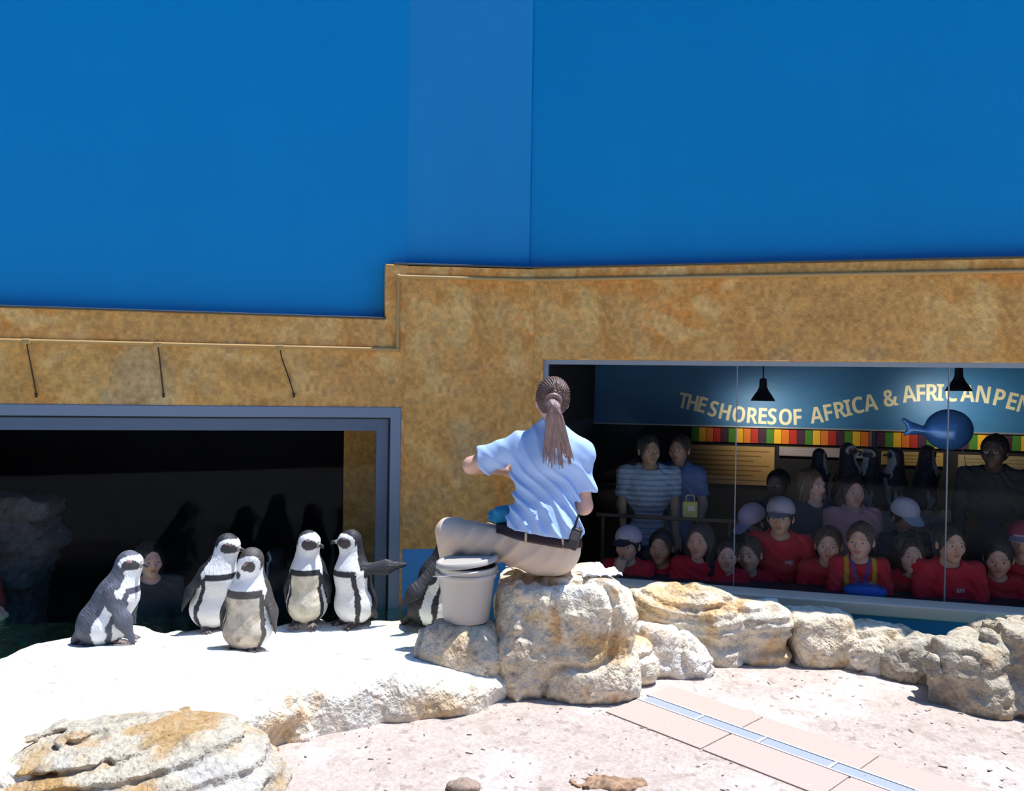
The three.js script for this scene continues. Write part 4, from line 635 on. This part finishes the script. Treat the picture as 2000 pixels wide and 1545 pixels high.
{
  const p = at(905, 1541, 3.13), st = single('stone', 'small flat brown stone at the bottom edge of the sand', 'stone', meshSDF(rough(ell([0, 0, 0], [0.07, 0.025, 0.045]), 3, 0.006, { freq: 16, crack: 0.003 }), [-0.1, -0.05, -0.07], [0.1, 0.06, 0.07], 0.006, () => [0.34, 0.25, 0.19]), rockMat); st.position.set(p.x, 0.012, p.z);
  const [mx, md] = onGround(1195, 1532), mud = single('gravel_patch', 'flat brown patch of wet gravel on the pale sand', 'gravel', meshSDF(rough(ell([0, 0, 0], [0.15, 0.012, 0.055]), 13, 0.012, { freq: 18, crack: 0.0 }), [-0.22, -0.03, -0.1], [0.22, 0.03, 0.1], 0.007, (x, y, z) => { const k = 1 + 0.4 * noise3(x * 70, y * 70, z * 70); return [0.36 * k, 0.22 * k, 0.13 * k]; }), rockMat); mud.position.set(mx, 0.002, -md); mud.userData.kind = 'stuff';
  const r = rng(5), n = 300, chip = new THREE.BoxGeometry(0.022, 0.004, 0.007), im = new THREE.InstancedMesh(chip, mat(255, 255, 255, 0.9), n), M = new THREE.Matrix4(), Q = new THREE.Quaternion(), c = new THREE.Color(); let k = 0;
  while (k < n) { const x = -1.0 + r() * 4, d = 2.6 + r() * 2.0, inR = d < 3.55 + 0.55 * sstep(-1, 0.1, x) + 0.45 * sstep(0.5, 1.2, x) - 0.9 * sstep(2.1, 3.2, x); if (!inR) continue; Q.setFromEuler(new THREE.Euler((r() - 0.5) * 0.3, r() * 6.28, (r() - 0.5) * 0.3)); const s = 0.35 + r() * r() * 1.5; M.compose(new THREE.Vector3(x, 0.004, -d), Q, new THREE.Vector3(s, 0.7, s * (0.5 + r()))); im.setMatrixAt(k, M); const t = r(); c.setRGB(0.26 + 0.4 * t, 0.2 + 0.36 * t, 0.16 + 0.34 * t); im.setColorAt(k, c); k++; }
  im.name = 'litter'; im.userData = { label: 'scattered bark chips and moulted feathers on the sand', category: 'litter', kind: 'stuff' }; im.castShadow = im.receiveShadow = true; scene.add(im);
}

// ---------- inside the visitors room ----------
const ZB = -2.7;
{ // banner with wavy lettering
  const z = ZB + 0.02, x0 = WR.hit(1140, 760, z)[0], x1 = WR.len + 0.1, y0 = WR.hit(1600, 836, z)[1], y1 = 2.0, cw = 2048, ch = Math.round(cw * (y1 - y0) / (x1 - x0));
  const cv = document.createElement('canvas'); cv.width = cw; cv.height = ch; const cx = cv.getContext('2d');
  cx.fillStyle = '#2d6ea6'; cx.fillRect(0, 0, cw, ch);
  const r = rng(17); for (let i = 0; i < 900; i++) { cx.fillStyle = `rgba(${30 + r() * 60 | 0},${90 + r() * 60 | 0},${140 + r() * 50 | 0},0.07)`; cx.beginPath(); cx.ellipse(r() * cw, r() * ch, 20 + r() * 90, 4 + r() * 14, 0, 0, 7); cx.fill(); }
  const T = [['T', 1335, 783], ['H', 1353, 787], ['E', 1371, 791], ['S', 1393, 799], ['H', 1416, 805], ['O', 1443, 810], ['R', 1468, 812], ['E', 1489, 813], ['S', 1508, 814], ['O', 1534, 815], ['F', 1557, 815], ['A', 1595, 811], ['F', 1617, 806], ['R', 1639, 801], ['I', 1656, 797], ['C', 1675, 792], ['A', 1700, 787], ['&', 1738, 778], ['A', 1775, 770], ['F', 1798, 768], ['R', 1819, 767], ['I', 1836, 767], ['C', 1858, 768], ['A', 1890, 769], ['N', 1920, 771], ['P', 1951, 777], ['E', 1976, 784], ['N', 2002, 791], ['G', 2030, 799], ['U', 2056, 805], ['I', 2074, 809], ['N', 2093, 811], ['S', 2116, 812]];
  const sx = cw / (x1 - x0), sy = ch / (y1 - y0), fh = Math.abs(WR.hit(1600, 790, z)[1] - WR.hit(1600, 826, z)[1]) * sy;
  cx.fillStyle = '#d8d6b8'; cx.font = `bold ${Math.round(fh * 1.22)}px sans-serif`; cx.textAlign = 'center'; cx.textBaseline = 'middle';
  T.forEach(([c, px, py], i) => { const [x, y] = WR.hit(px, py, z); cx.save(); cx.translate((x - x0) * sx, (y1 - y) * sy); const n = T[Math.min(i + 1, T.length - 1)], p = T[Math.max(i - 1, 0)]; cx.rotate(Math.atan2(n[2] - p[2], n[1] - p[1]) * 0.9); cx.scale(0.86, 1); cx.fillText(c, 0, 0); cx.restore(); });
  const t = new THREE.CanvasTexture(cv); t.colorSpace = THREE.SRGBColorSpace;
  const g = WR.put(thing('banner_sign', 'long blue banner with wavy cream lettering high on the back wall', 'sign'));
  part(g, 'board', box(x1 - x0, y1 - y0, 0.02, (x0 + x1) / 2, (y0 + y1) / 2, z - 0.008), mat(40, 80, 120, 0.6));
  part(g, 'print', new THREE.PlaneGeometry(x1 - x0, y1 - y0).translate((x0 + x1) / 2, (y0 + y1) / 2, z + 0.004), std({ map: t, roughness: 0.55 }));
  part(g, 'rail', box(x1 - x0, 0.014, 0.03, (x0 + x1) / 2, y0 - 0.006, z + 0.004), mat(150, 160, 170, 0.4, { metalness: 0.4 }), 'silver rail along the lower edge');
  // band of coloured blocks
  const b = WR.put(thing('bunting_strip', 'strip of green, yellow and red blocks below the blue banner', 'bunting')), cols = [[60, 120, 40], [215, 170, 40], [205, 110, 35], [165, 40, 30], [60, 30, 60]].map((c) => mat(...c, 0.8));
  const yb1 = WR.hit(1600, 841, z)[1], yb0 = WR.hit(1600, 869, z)[1], bx0 = WR.hit(1350, 850, z)[0], w = (WR.hit(1545, 850, z)[0] - WR.hit(1470, 850, z)[0]) / 5;
  for (let i = 0; bx0 + (i + 1) * w < WR.len + 0.1; i++) part(b, 'colour_block', box(w - 0.004, yb1 - yb0, 0.012, bx0 + (i + 0.5) * w, (yb0 + yb1) / 2, z), cols[i % 5]);
}
function infoPanel(px0, px1, py0, py1, base, ink, lines, label) {
  const z = ZB + 0.03, [x0, y1] = WR.hit(px0, py0, z), [x1, y0] = WR.hit(px1, py1, z), cv = document.createElement('canvas'); cv.width = 256; cv.height = Math.round(256 * (y1 - y0) / (x1 - x0)); const c = cv.getContext('2d'), h = cv.height;
  c.fillStyle = base; c.fillRect(0, 0, 256, h); c.fillStyle = ink; for (let i = 0; i < lines; i++) c.fillRect(14, h * (i + 0.8) / (lines + 0.8), 228 - (i % 3) * 22, h / lines * 0.2);
  const t = new THREE.CanvasTexture(cv); t.colorSpace = THREE.SRGBColorSpace;
  const g = WR.put(thing('information_panel', label, 'panel', [0, 0, 0], 0, 'information panels')); part(g, 'board', rb(x1 - x0, y1 - y0, 0.024, 0.004, (x0 + x1) / 2, (y0 + y1) / 2, z - 0.008), mat(150, 130, 95, 0.7)); part(g, 'print', new THREE.PlaneGeometry(x1 - x0 - 0.01, y1 - y0 - 0.01).translate((x0 + x1) / 2, (y0 + y1) / 2, z + 0.0055), std({ map: t, roughness: 0.6 }));
}
infoPanel(1338, 1512, 868, 950, '#a98b56', '#6c5630', 7, 'large tan information panel with rows of text left of the room');
infoPanel(1522, 1692, 872, 896, '#8a8a92', '#b09aa0', 3, 'narrow grey information strip beside the large tan panel');
infoPanel(1722, 1842, 881, 912, '#a08a52', '#6f5c34', 3, 'short ochre information strip right of the grey strip');
infoPanel(1872, 2050, 888, 930, '#8e8468', '#6a6048', 4, 'dull beige information panel at the right edge of the view');
{ // a post in front of the panels, a handrail
  const PT = WR.hit(1705, 842, -2.3)[1];
  const post = (px, label) => { const p = WR.world(WR.hit(px, 900, -2.3)[0], 0, -2.3), g = thing('post', label, 'post', [p.x, FLOOR, p.z], WR.th); part(g, "shaft", rb(0.05, PT - FLOOR, 0.05, 0.01, 0, (PT - FLOOR) / 2, 0), mat(70, 70, 92, 0.6)); part(g, 'foot', rb(0.12, 0.03, 0.12, 0.008, 0, 0.015, 0), mat(60, 60, 70, 0.6)); };
  post(1705, 'slim grey post between the ochre and grey information strips'); 
  const y = WR.hit(1300, 1012, -0.8)[1], g = WR.put(thing('handrail', 'thin brown handrail behind the schoolchildren', 'rail')), xa = WR.hit(1165, 1000, -0.8)[0], xb = WR.hit(1440, 1000, -0.8)[0], m = mat(96, 76, 56, 0.5);
  part(g, 'rail', rod([xa, y, -0.8], [xb, y, -0.8], 0.016, 10), m); for (const x of [xa + 0.05, (xa + xb) / 2, xb - 0.05]) part(g, 'upright', rod([x, FLOOR, -0.8], [x, y, -0.8], 0.014, 10), m);
}
function pendant(px, py, label) {
  const z = -2.05, [x, y] = WR.hit(px, py, z), p = WR.world(x, y, z), g = thing('pendant_lamp', label, 'lamp', [p.x, p.y, p.z], WR.th, 'pendant lamps');
  const k = 0.105, prof = [[0.012, 0.2], [0.03, 0.19], [0.034, 0.12], [0.05, 0.085], [0.075, 0.05], [k, 0.0], [k - 0.006, 0.0], [0.068, 0.047], [0.044, 0.08], [0.028, 0.118], [0.0, 0.13]].map((q) => new THREE.Vector2(...q));
  part(g, 'shade', new THREE.LatheGeometry(prof, 32), mat(16, 24, 44, 0.6, { side: THREE.DoubleSide })); part(g, 'cord', rod([0, 0.2, 0], [0, 2.05 - y, 0], 0.006, 8), mat(16, 20, 30, 0.7));
  part(g, 'bulb', new THREE.SphereGeometry(0.028, 14, 10).translate(0, 0.045, 0), std({ color: 0xffffff, emissive: LC([1, 0.85, 0.62]), emissiveIntensity: 3 }));
  const s = new THREE.SpotLight(new THREE.Color(1, 0.86, 0.66), LAMP, 6, 1.35, 0.7, 2), c = WR.world(x + 0.1, y + 0.02, z - 0.0), t = WR.world(x + 0.32, y - 0.02, ZB); s.position.copy(WR.world(x + 0.02, y - 0.02, z - 0.02)); s.target.position.copy(t); s.castShadow = true; s.shadow.radius = 2; s.name = uniq('pendant_light'); scene.add(s, s.target);
}
const LAMP = 2.2;
pendant(1490, 783, 'dark bell shaped pendant lamp above the large tan panel');
pendant(1872, 764, 'dark bell shaped pendant lamp above the dull beige panel');
{ // display rockwork with model penguins
  const z = -1.75, P = (px, py, zz = z) => WR.hit(px, py, zz), [xa, ya] = P(1575, 985), [xb] = P(1885, 985);
  const cx = (xa + xb) / 2, hw = (xb - xa) / 2, top = ya, f = rough(uni([rbx([cx, (top + FLOOR) / 2, z], [hw, (top - FLOOR) / 2, 0.24], 0.1), rbx([cx + 0.2, (top + FLOOR) / 2 - 0.1, z + 0.22], [hw * 0.75, (top - FLOOR) / 2 - 0.1, 0.2], 0.1)], 0.1), 91, 0.04, { strata: 0.05 });
  const m = single('display_rock', 'low grey rockwork stand with model penguins behind the children', 'rock', meshSDF(f, [xa - 0.15, FLOOR, z - 0.36], [xb + 0.15, top + 0.12, z + 0.55], 0.018, rockColor(33, { warm: 0.2, grey: 0.7, dark: 0.75 })), rockMat); WR.put(m);
  const q = [penguinGeo({ seed: 40, hy: 0.5, white: [0.4, 0.4, 0.4] }), penguinGeo({ seed: 41, hy: -0.6, chest: [0, 0.28, 0.03], white: [0.4, 0.4, 0.4] })];
  [[1596, 1.9, 0.9, 'leftmost model penguin on the grey rockwork stand'], [1652, 2.1, 1.0, 'second model penguin from the left on the grey rockwork stand'], [1703, -1.9, 0.95, 'third model penguin from the left on the grey rockwork stand'], [1752, -1.6, 0.95, 'fourth model penguin from the left on the grey rockwork stand'], [1806, 1.8, 1.0, 'rightmost model penguin on the grey rockwork stand']].forEach(([px, yaw, s, label], i) => {
    const x = P(px, 950)[0], w = WR.world(x, top - 0.012, z), g = thing('model_penguin', label, 'model penguin', [w.x, w.y, w.z], WR.th + yaw, 'model penguins on the rockwork'); part(g, 'body', q[i % 2].geo, featherMat); q[i % 2].eyes.forEach((e) => part(g, 'eye', e, eyeMat)); g.scale.setScalar(s);
  });
}
{ // blue foil balloon shaped like a fish, on a string
  const z = -1.35, [x, y] = WR.hit(1850, 842, z), p = WR.world(x, y, z), g = thing('balloon', 'shiny blue foil balloon with a tail fin floating on a string', 'balloon', [p.x, p.y, p.z], WR.th);
  const m = phy({ color: LC([0.08, 0.28, 0.7]), roughness: 0.25, metalness: 0.3, clearcoat: 0.5 });
  part(g, 'envelope', meshSDF(uni([ell([0.01, 0.01, 0], [0.17, 0.155, 0.08]), cap([-0.12, -0.01, 0], [-0.23, 0.01, 0], 0.035, 0.014), fcap([-0.22, 0.01, 0], [-0.3, 0.075, 0], 0.03, 0.018, [0, 0, 1], 1.8), fcap([-0.22, 0.01, 0], [-0.29, -0.03, 0], 0.026, 0.016, [0, 0, 1], 1.8)], 0.03), [-0.36, -0.17, -0.11], [0.2, 0.17, 0.11], 0.009), m);
  part(g, 'string', tube([[0.1, -0.1, 0], [0.13, -0.25, 0.0], [0.12, -0.45, 0.02], [0.14, -0.62, 0.03]], 0.003, 24, 6), mat(170, 172, 178, 0.6));
}
// schoolchildren leaning on the ledge behind the glass
const leanArms = (S, sh, w = 1, hgt = 0.3, cross = 0.02) => [[[0.2 * S * w, sh - hgt * 0.8 * S, 0.13], [cross, sh - hgt * S, 0.25]], [[-0.2 * S * w, sh - hgt * 0.8 * S, 0.13], [-cross, sh - (hgt - 0.02) * S, 0.24]]];
const redShirt = [0.62, 0.016, 0.03], blackHair = [0.02, 0.014, 0.011], brownHair = [0.07, 0.04, 0.022];
const LEDGE = w2.y0 + 0.02;
function kid(px, py, o, label) {
  const z = o.z ?? -0.4, lean = o.lean ?? 0.07, hs = o.hs ?? 1.02, [x, y] = WR.hit(px, py, z + lean), h = y - FLOOR + 0.118 * hs, S = o.S ?? 0.86, p = WR.world(x, FLOOR, z), sh = h - 0.225 * hs - 0.05 * S;
  return person({ h, S, hs, lean, shirt: redShirt, logo: [0.6, 0.5, 0.48], skin: o.skin ?? [0.36, 0.20, 0.125], hair: blackHair, hairKind: 'short', arms: o.arms ? o.arms(S, sh) : leanArms(S, sh, 1, Math.min(0.42, (sh - LEDGE - 0.06) / S + 0.06)), hem: 0.5, hands: [{ curl: 0.4 }, { curl: 0.4 }], ...o, z: undefined, arms2: undefined, ...(o.arms ? { arms: o.arms(S, sh) } : {}), }, label, [p.x, FLOOR, p.z], WR.th + (o.turn ?? 0), 'visitors in red shirts at the window');
}
const faceHand = (S, sh) => [[[0.16 * S, sh - 0.22 * S, 0.16], [0.05 * S, sh - 0.3 * S, 0.25]], [[-0.17 * S, sh - 0.26 * S, 0.14], [-0.05 * S, sh - 0.005 * S, 0.19]]];
kid(1226, 1066, { cap: [0.5, 0.42, 0.46], cap2: [0.06, 0.03, 0.04], arms: faceHand, look: -0.25, skin: [0.61, 0.38, 0.25], hands: [{ curl: 0.4 }, { d: [0.2, 1, -0.1], n: [0.2, 0, -1], curl: 0.7 }] }, 'child in red shirt and pale cap with hand at the mouth, leftmost at the window');
kid(1291, 1070, { z: -0.5, look: -0.2, skin: [0.52, 0.29, 0.17] }, 'short haired child in red shirt second from the left at the window');
kid(1366, 1058, { look: -0.3, hairKind: 'long', skin: [0.58, 0.33, 0.22] }, 'long dark haired child in red shirt third from the left at the window');
kid(1420, 1086, { S: 0.7, hs: 0.94, z: -0.4, skin: [0.61, 0.36, 0.25] }, 'small child peering over the ledge left of the first glass joint');
kid(1463, 1085, { hair: brownHair, look: -0.35, tilt: 0.12, skin: [0.64, 0.39, 0.23], z: -0.54 }, 'brown haired child in red shirt just right of the first glass joint');
kid(1524, 1012, { S: 1.0, hs: 1.06, z: -0.66, cap: [0.42, 0.38, 0.4], cap2: [0.3, 0.26, 0.28], look: -0.2, skin: [0.61, 0.38, 0.23], wide: 1.12, arms: (S, sh) => [[[0.22 * S, sh - 0.27 * S, 0.05], [0.17 * S, sh - 0.46 * S, 0.2]], [[-0.22 * S, sh - 0.27 * S, 0.05], [-0.17 * S, sh - 0.46 * S, 0.2]]] }, 'tall teenager in red shirt and grey cap standing above the children');
kid(1618, 1066, { z: -0.52, look: -0.15, skin: [0.65, 0.39, 0.26], hair: brownHair }, 'brown haired child in red shirt right of the tall teenager');
kid(1680, 1058, { look: -0.35, lanyard: [0.05, 0.08, 0.35], strap: [0.6, 0.35, 0.02], skin: [0.65, 0.39, 0.26], hair: brownHair }, 'child in red shirt with a blue lanyard and yellow straps');
kid(1779, 1085, { z: -0.5, hairKind: 'curly', skin: [0.58, 0.36, 0.26] }, 'curly haired child in red shirt with folded arms');
kid(1856, 1064, { look: 0.25, S: 0.92, wide: 1.1, skin: [0.61, 0.36, 0.22] }, 'broad child in red shirt behind the second glass joint');
kid(1950, 1092, { z: -0.5, look: -0.3, nod: 0.15, skin: [0.61, 0.36, 0.23] }, 'child in red shirt near the right edge looking down');
kid(2000, 1060, { z: -0.62, cap: [0.3, 0.02, 0.06], cap2: [0.5, 0.4, 0.42], look: -0.5, skin: [0.61, 0.38, 0.26] }, 'visitor in a dark red cap cut off by the right edge');
// adults behind
function adult(px, py, z, o, label) { const [x, y] = WR.hit(px, py, z), hs = o.hs ?? 1.02, p = WR.world(x, FLOOR, z); return person({ h: y - FLOOR + 0.118 * hs, S: o.S ?? 1.0, hs, hem: 0.6, ...o }, label, [p.x, FLOOR, p.z], WR.th + (o.turn ?? 0), 'adult visitors in the room'); }
adult(1268, 882, -1.05, { wide: 1.2, shirt: [0.34, 0.46, 0.56], stripe: [0.16, 0.25, 0.34], skin: [0.43, 0.29, 0.17], hair: [0.05, 0.04, 0.03], turn: 0.25, look: 0.2 }, 'heavy adult in a pale blue striped polo shirt');
adult(1326, 880, -1.3, { shirt: [0.10, 0.18, 0.38], skin: [0.43, 0.28, 0.20], hair: [0.05, 0.03, 0.02], turn: -0.3 }, 'adult in a plain blue shirt beside the striped polo shirt');
adult(1519, 948, -1.35, { shirt: [0.025, 0.03, 0.04], skin: [0.17, 0.11, 0.07], S: 0.95, hair: blackHair, turn: -0.4 }, 'dark haired adult in dark clothes behind the tall teenager');
adult(1470, 1022, -0.85, { shirt: [0.03, 0.035, 0.05], skin: [0.43, 0.26, 0.17], S: 0.9, cap: [0.45, 0.40, 0.52], turn: -0.8, nod: 0.5 }, 'visitor bowing under a lilac cap behind the first glass joint');
adult(1664, 962, -0.95, { shirt: [0.50, 0.28, 0.30], skin: [0.52, 0.32, 0.25], hair: blackHair, hairKind: 'long', S: 0.92, wide: 1.1, turn: 0.3 }, 'adult in a dusty pink top with long black hair');
adult(1942, 884, -1.0, { shirt: [0.03, 0.035, 0.033], long: true, skin: [0.09, 0.06, 0.04], hair: [0.02, 0.014, 0.014], wide: 1.12, turn: -0.35, look: -0.2 }, 'adult in a dark jacket standing at the right of the room');
adult(1768, 1012, -0.95, { shirt: [0.02, 0.025, 0.05], skin: [0.43, 0.26, 0.17], S: 0.85, cap: [0.7, 0.7, 0.72], turn: 0.3, nod: 0.3 }, 'visitor with a small white cap below the model penguins');
adult(1586, 950, -0.95, { shirt: [0.03, 0.04, 0.06], long: true, skin: [0.58, 0.36, 0.26], hair: [0.12, 0.08, 0.045], hairKind: 'long', turn: 0.5, look: 0.3 }, 'fair haired adult in dark clothes at the centre of the room');
{ // small things among the visitors
  const [x, y] = WR.hit(1690, 1148, -0.14), p = WR.world(x, y, -0.14), b = thing('lunch_bag', 'bright blue rounded lunch bag lying on the ledge', 'bag', [p.x, LEDGE + 0.0, p.z], WR.th);
  part(b, 'pouch', meshSDF(uni([ell([0, 0.035, 0], [0.13, 0.05, 0.035]), rbx([0, 0.03, 0], [0.11, 0.03, 0.03], 0.02)], 0.02), [-0.16, -0.02, -0.06], [0.16, 0.11, 0.06], 0.008, () => [0.03, 0.12, 0.5]), clothMat); part(b, 'zip', tube([[-0.11, 0.07, 0.025], [0, 0.08, 0.03], [0.11, 0.07, 0.025]], 0.004, 20, 6), mat(30, 50, 120, 0.5));
  const yb = WR.hit(1348, 985, -0.8), w = WR.world(yb[0], WR.hit(1300, 1012, -0.8)[1] + 0.016, -0.8), c = thing('shopping_bag', 'small yellow paper bag standing on the brown handrail', 'bag', [w.x, w.y, w.z], WR.th);
  part(c, 'sack', rb(0.11, 0.12, 0.06, 0.012, 0, 0.06, 0), mat(196, 190, 110, 0.8)); part(c, 'label_patch', rb(0.05, 0.04, 0.004, 0.002, 0.01, 0.07, 0.031), mat(220, 216, 190, 0.8)); part(c, 'grip', tube([[-0.03, 0.12, 0], [-0.025, 0.16, 0], [0.025, 0.16, 0], [0.03, 0.12, 0]], 0.004, 16, 6), mat(200, 196, 140, 0.8));
  const cu = WR.hit(1946, 1048, -0.32), q = WR.world(cu[0], cu[1], -0.32);
}
part(win2, 'inner_ledge', rb(w2.x1 - w2.x0, 0.03, 0.3, 0.008, (w2.x0 + w2.x1) / 2, LEDGE - 0.02, -TH - 0.13), mat(60, 56, 54, 0.6), 'dark inner ledge the children lean on');

// ---------- inside the dark window ----------
{
  const z = -1.15, [xa] = WL.hit(672, 1000, z), xb = WL.len - 0.06, p = WL.world((xa + xb) / 2, FLOOR_L, z), g = thing('pillar', 'mottled brown pillar just inside the right of the dark window', 'pillar', [p.x, p.y, p.z], WL.th);
  part(g, 'shaft', new THREE.ExtrudeGeometry(shapeOf([[-(xb - xa) / 2, 0], [(xb - xa) / 2, 0], [(xb - xa) / 2, 1.75 - FLOOR_L], [-(xb - xa) / 2, 1.75 - FLOOR_L]]), { depth: 0.14, bevelEnabled: true, bevelSize: 0.008, bevelThickness: 0.008, bevelSegments: 2 }).translate(0, 0, -0.07), stucco); part(g, 'plinth', rb(xb - xa + 0.04, 0.12, 0.2, 0.01, 0, 0.06, 0), mat(60, 54, 46, 0.9));
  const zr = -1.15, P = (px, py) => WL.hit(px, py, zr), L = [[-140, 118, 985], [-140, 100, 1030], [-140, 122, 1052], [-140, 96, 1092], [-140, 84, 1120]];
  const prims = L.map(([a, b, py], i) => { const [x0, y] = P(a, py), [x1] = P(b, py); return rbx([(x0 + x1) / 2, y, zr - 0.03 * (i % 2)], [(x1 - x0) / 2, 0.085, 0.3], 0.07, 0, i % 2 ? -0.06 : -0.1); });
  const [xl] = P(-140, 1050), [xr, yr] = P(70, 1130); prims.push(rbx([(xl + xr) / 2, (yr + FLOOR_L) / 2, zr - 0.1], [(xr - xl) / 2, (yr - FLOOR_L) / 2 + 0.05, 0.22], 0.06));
  const m = single('layered_rock', 'layered grey rock outcrop, painted darker for indoor shade, inside the left end of the dark window', 'rock', meshSDF(rough(uni(prims, 0.03), 51, 0.03, { strata: 0.03, crack: 0.03 }), [xl - 0.2, FLOOR_L, zr - 0.5], [P(125, 1000)[0] + 0.15, P(0, 950)[1] + 0.1, zr + 0.45], 0.014, rockColor(51, { warm: 0.1, grey: 0.8, dark: 0.3, base: [0.62, 0.55, 0.58] })), rockMat); WL.put(m);  // dark factor paints the dimness of the room into the rock colour
  const seen = (px, py, z2, o, label) => { const [x, y] = WL.hit(px, py, z2), hs = o.hs ?? 1, p2 = WL.world(x, FLOOR_L, z2); return person({ h: y - FLOOR_L + 0.118 * hs, hs, S: 1, hem: 0.2, ...o }, label, [p2.x, FLOOR_L, p2.z], WL.th + (o.turn ?? 0)); };
  seen(292, 1096, -0.36, { skin: [0.85, 0.46, 0.32], hair: [0.022, 0.014, 0.01], hairKind: 'long', shirt: [0.035, 0.035, 0.045], long: true, turn: 0.35, look: 0.15 }, 'woman with long dark hair in dark clothes behind the dark window');
  const arms = (S, sh) => [[[0.24, sh - 0.2, 0.08], [0.30, sh - 0.12, 0.2]], [[-0.21, sh - 0.26, 0], [-0.2, sh - 0.46, 0.1]]];
  const [hx, hy] = WL.hit(16, 1198, -0.2), px = WL.hit(-95, 1100, -0.42), h = hy - FLOOR_L + 0.45, sh = h - 0.275;
  const w = WL.world(hx - 0.345, FLOOR_L, -0.42); person({ h, S: 1, hs: 1, hem: 0.1, shirt: [0.25, 0.03, 0.035], skin: [0.55, 0.32, 0.25], hair: brownHair, arms: [[[0.22, hy - FLOOR_L - 0.1, 0.02], [0.27, hy - FLOOR_L - 0.03, 0.18]], [[-0.21, sh - 0.26, 0], [-0.2, sh - 0.46, 0.1]]], hands: [{ d: [0.35, 0.3, 0.3], n: [0, 0, 1], curl: 0.85 }, {}] }, 'visitor at the left edge with only a hand in view', [w.x, FLOOR_L, w.z], WL.th);
}

renderer.render(scene, camera);
